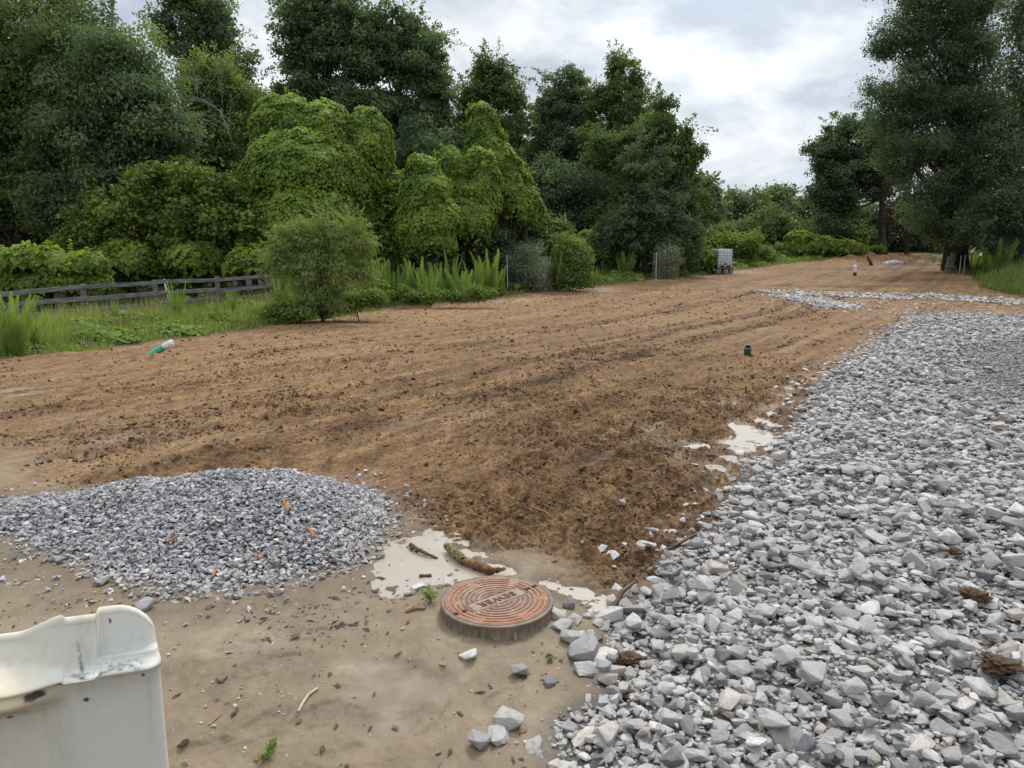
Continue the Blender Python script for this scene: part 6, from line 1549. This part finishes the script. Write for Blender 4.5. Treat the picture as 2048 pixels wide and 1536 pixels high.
weed(545, 1492, .035, 'tiny green sprout behind the bottom weed', 60)
weed(1100, 1328, .03, 'tiny sprout on the mud near the gravel tip', 30, .012)
for px, py, lab in ((514, 1512, 'yellow tan fallen leaf beside the bottom weed'), (1047, 1465, 'pale fallen leaf on the mud near the bottom gravel'), (797, 1308, 'pale oak leaf on the mud below the sewer cover'), (886, 1335, 'tan curled leaf on the mud below the sewer cover'), (901, 1143, 'tan leaf floating in the puddle by the branch')):
    p = on_ground(px, py); p[2] = max(p[2], WATER_A) + .004
    V = np.array([[-.026, 0, 0], [-.012, .012, .003], [-.004, .008, .002], [.006, .014, .006], [.012, .006, .004], [.026, 0, .008], [.012, -.006, .003], [.006, -.014, .006], [-.004, -.008, .002], [-.012, -.012, .004]]) @ rotz(rng.uniform(0, 6)).T
    me = bpy.data.meshes.new('fallen_leaf'); me.from_pydata([tuple(v) for v in V] + [(0, 0, .001)], [], [(i, (i + 1) % 10, 10) for i in range(10)]); me.materials.append(M['leaf_tan'])
    me.attributes.new('tint', 'FLOAT', 'POINT').data.foreach_set('value', np.full(11, rng.random(), np.float32))
    o = link('fallen_leaf', me); o.location = p; tag(o, lab, 'leaf')
# ------------------------------------------------------------------ sky, sun, camera
SUN_AZ, SUN_EL = R(16), R(50)
w = bpy.data.worlds.new('World'); scene.world = w; w.use_nodes = True; nt = w.node_tree; nt.nodes.clear()
def wn(t, **k):
    n = nt.nodes.new(t)
    for a, b in k.items(): setattr(n, a, b)
    return n
def wl(a, b): nt.links.new(a, b)
def wm(op, a, b=0.0):
    n = wn('ShaderNodeMath', operation=op)
    for s, v in ((n.inputs[0], a), (n.inputs[1], b)):
        if isinstance(v, (int, float)): s.default_value = v
        else: wl(v, s)
    return n.outputs[0]
out = wn('ShaderNodeOutputWorld'); tc = wn('ShaderNodeTexCoord'); sep = wn('ShaderNodeSeparateXYZ'); wl(tc.outputs['Generated'], sep.inputs[0])
sky = wn('ShaderNodeTexSky', sky_type='NISHITA'); sky.sun_disc = False; sky.sun_elevation = SUN_EL; sky.sun_rotation = SUN_AZ; sky.air_density = 1.2; sky.dust_density = 2.0
zc = wm('MAXIMUM', sep.outputs[2], 0.0); den = wm('ADD', zc, 0.20)
comb = wn('ShaderNodeCombineXYZ'); wl(wm('DIVIDE', sep.outputs[0], den), comb.inputs[0]); wl(wm('DIVIDE', sep.outputs[1], den), comb.inputs[1])
def wnoise(sc, det, rough, dist, off):
    mp = wn('ShaderNodeMapping'); wl(tc.outputs['Generated'], mp.inputs[0]); mp.inputs['Scale'].default_value = (1, 1, 1.9); mp.inputs['Location'].default_value = off
    n = wn('ShaderNodeTexNoise'); wl(mp.outputs[0], n.inputs['Vector']); n.inputs['Scale'].default_value = sc; n.inputs['Detail'].default_value = det; n.inputs['Roughness'].default_value = rough; n.inputs['Distortion'].default_value = dist
    return n.outputs['Fac']
c1 = wnoise(2.3, 7, .55, .2, (4.4, 2.9, 0)); c2 = wnoise(6.5, 7, .58, .3, (1.3, 5.2, 0))
cl = wm('ADD', wm('MULTIPLY', c1, .68), wm('MULTIPLY', c2, .32))
def wramp(f, st):
    n = wn('ShaderNodeValToRGB'); wl(f, n.inputs[0]); el = n.color_ramp.elements
    while len(el) < len(st): el.new(.5)
    for e, (p, c) in zip(el, st): e.position = p; e.color = (*c, 1)
    return n.outputs[0]
ccol = wramp(cl, [(.38, (.33, .395, .49)), (.46, (.47, .525, .60)), (.52, (.66, .70, .745)), (.59, (.90, .92, .94))])
# brighter round the veiled sun
dt = wn('ShaderNodeVectorMath', operation='DOT_PRODUCT'); wl(tc.outputs['Generated'], dt.inputs[0])
gd = Vector((math.sin(R(17)) * math.cos(R(24)), math.cos(R(17)) * math.cos(R(24)), math.sin(R(24)))); dt.inputs[1].default_value = gd
gl = wm('POWER', wm('MAXIMUM', dt.outputs['Value'], 0.0), 38.0)
up = wm('MULTIPLY', wm('MAXIMUM', wm('SUBTRACT', zc, .38), 0.0), 1.6)
st = wm('ADD', wm('ADD', wm('MULTIPLY', gl, .24), 0.80), up)
bg1 = wn('ShaderNodeBackground'); wl(sky.outputs[0], bg1.inputs[0]); bg1.inputs[1].default_value = 0.09
bg2 = wn('ShaderNodeBackground'); wl(ccol, bg2.inputs[0]); wl(st, bg2.inputs[1])
cov = wn('ShaderNodeMapRange'); wl(cl, cov.inputs[0]); cov.inputs[1].default_value = .37; cov.inputs[2].default_value = .46; cov.inputs[3].default_value = .55; cov.inputs[4].default_value = .97
mx = wn('ShaderNodeMixShader'); wl(cov.outputs[0], mx.inputs[0]); wl(bg1.outputs[0], mx.inputs[1]); wl(bg2.outputs[0], mx.inputs[2]); wl(mx.outputs[0], out.inputs[0])

sd = bpy.data.lights.new('sun', 'SUN'); sd.energy = 1.5; sd.angle = R(14); sd.color = (1, .965, .91)
so = bpy.data.objects.new('sun', sd); COL.objects.link(so)
sv = Vector((math.sin(SUN_AZ) * math.cos(SUN_EL), math.cos(SUN_AZ) * math.cos(SUN_EL), math.sin(SUN_EL)))
so.rotation_euler = (-sv).to_track_quat('-Z', 'Y').to_euler()

cd = bpy.data.cameras.new('camera'); cd.sensor_width = 36; cd.lens = FPX / 2048 * 36; cd.clip_end = 3000; cd.clip_start = .05
co = bpy.data.objects.new('camera', cd); COL.objects.link(co); co.location = CAM; co.rotation_euler = (math.pi / 2 - PITCH, 0, 0); scene.camera = co

scene.view_settings.view_transform = 'Standard'; scene.view_settings.look = 'None'; scene.view_settings.exposure = 0.58; scene.view_settings.gamma = 1; scene.view_settings.use_curve_mapping = False
cy = scene.cycles; cy.max_bounces = 5; cy.diffuse_bounces = 3; cy.glossy_bounces = 2; cy.transmission_bounces = 3; cy.transparent_max_bounces = 4; cy.caustics_reflective = False; cy.caustics_refractive = False
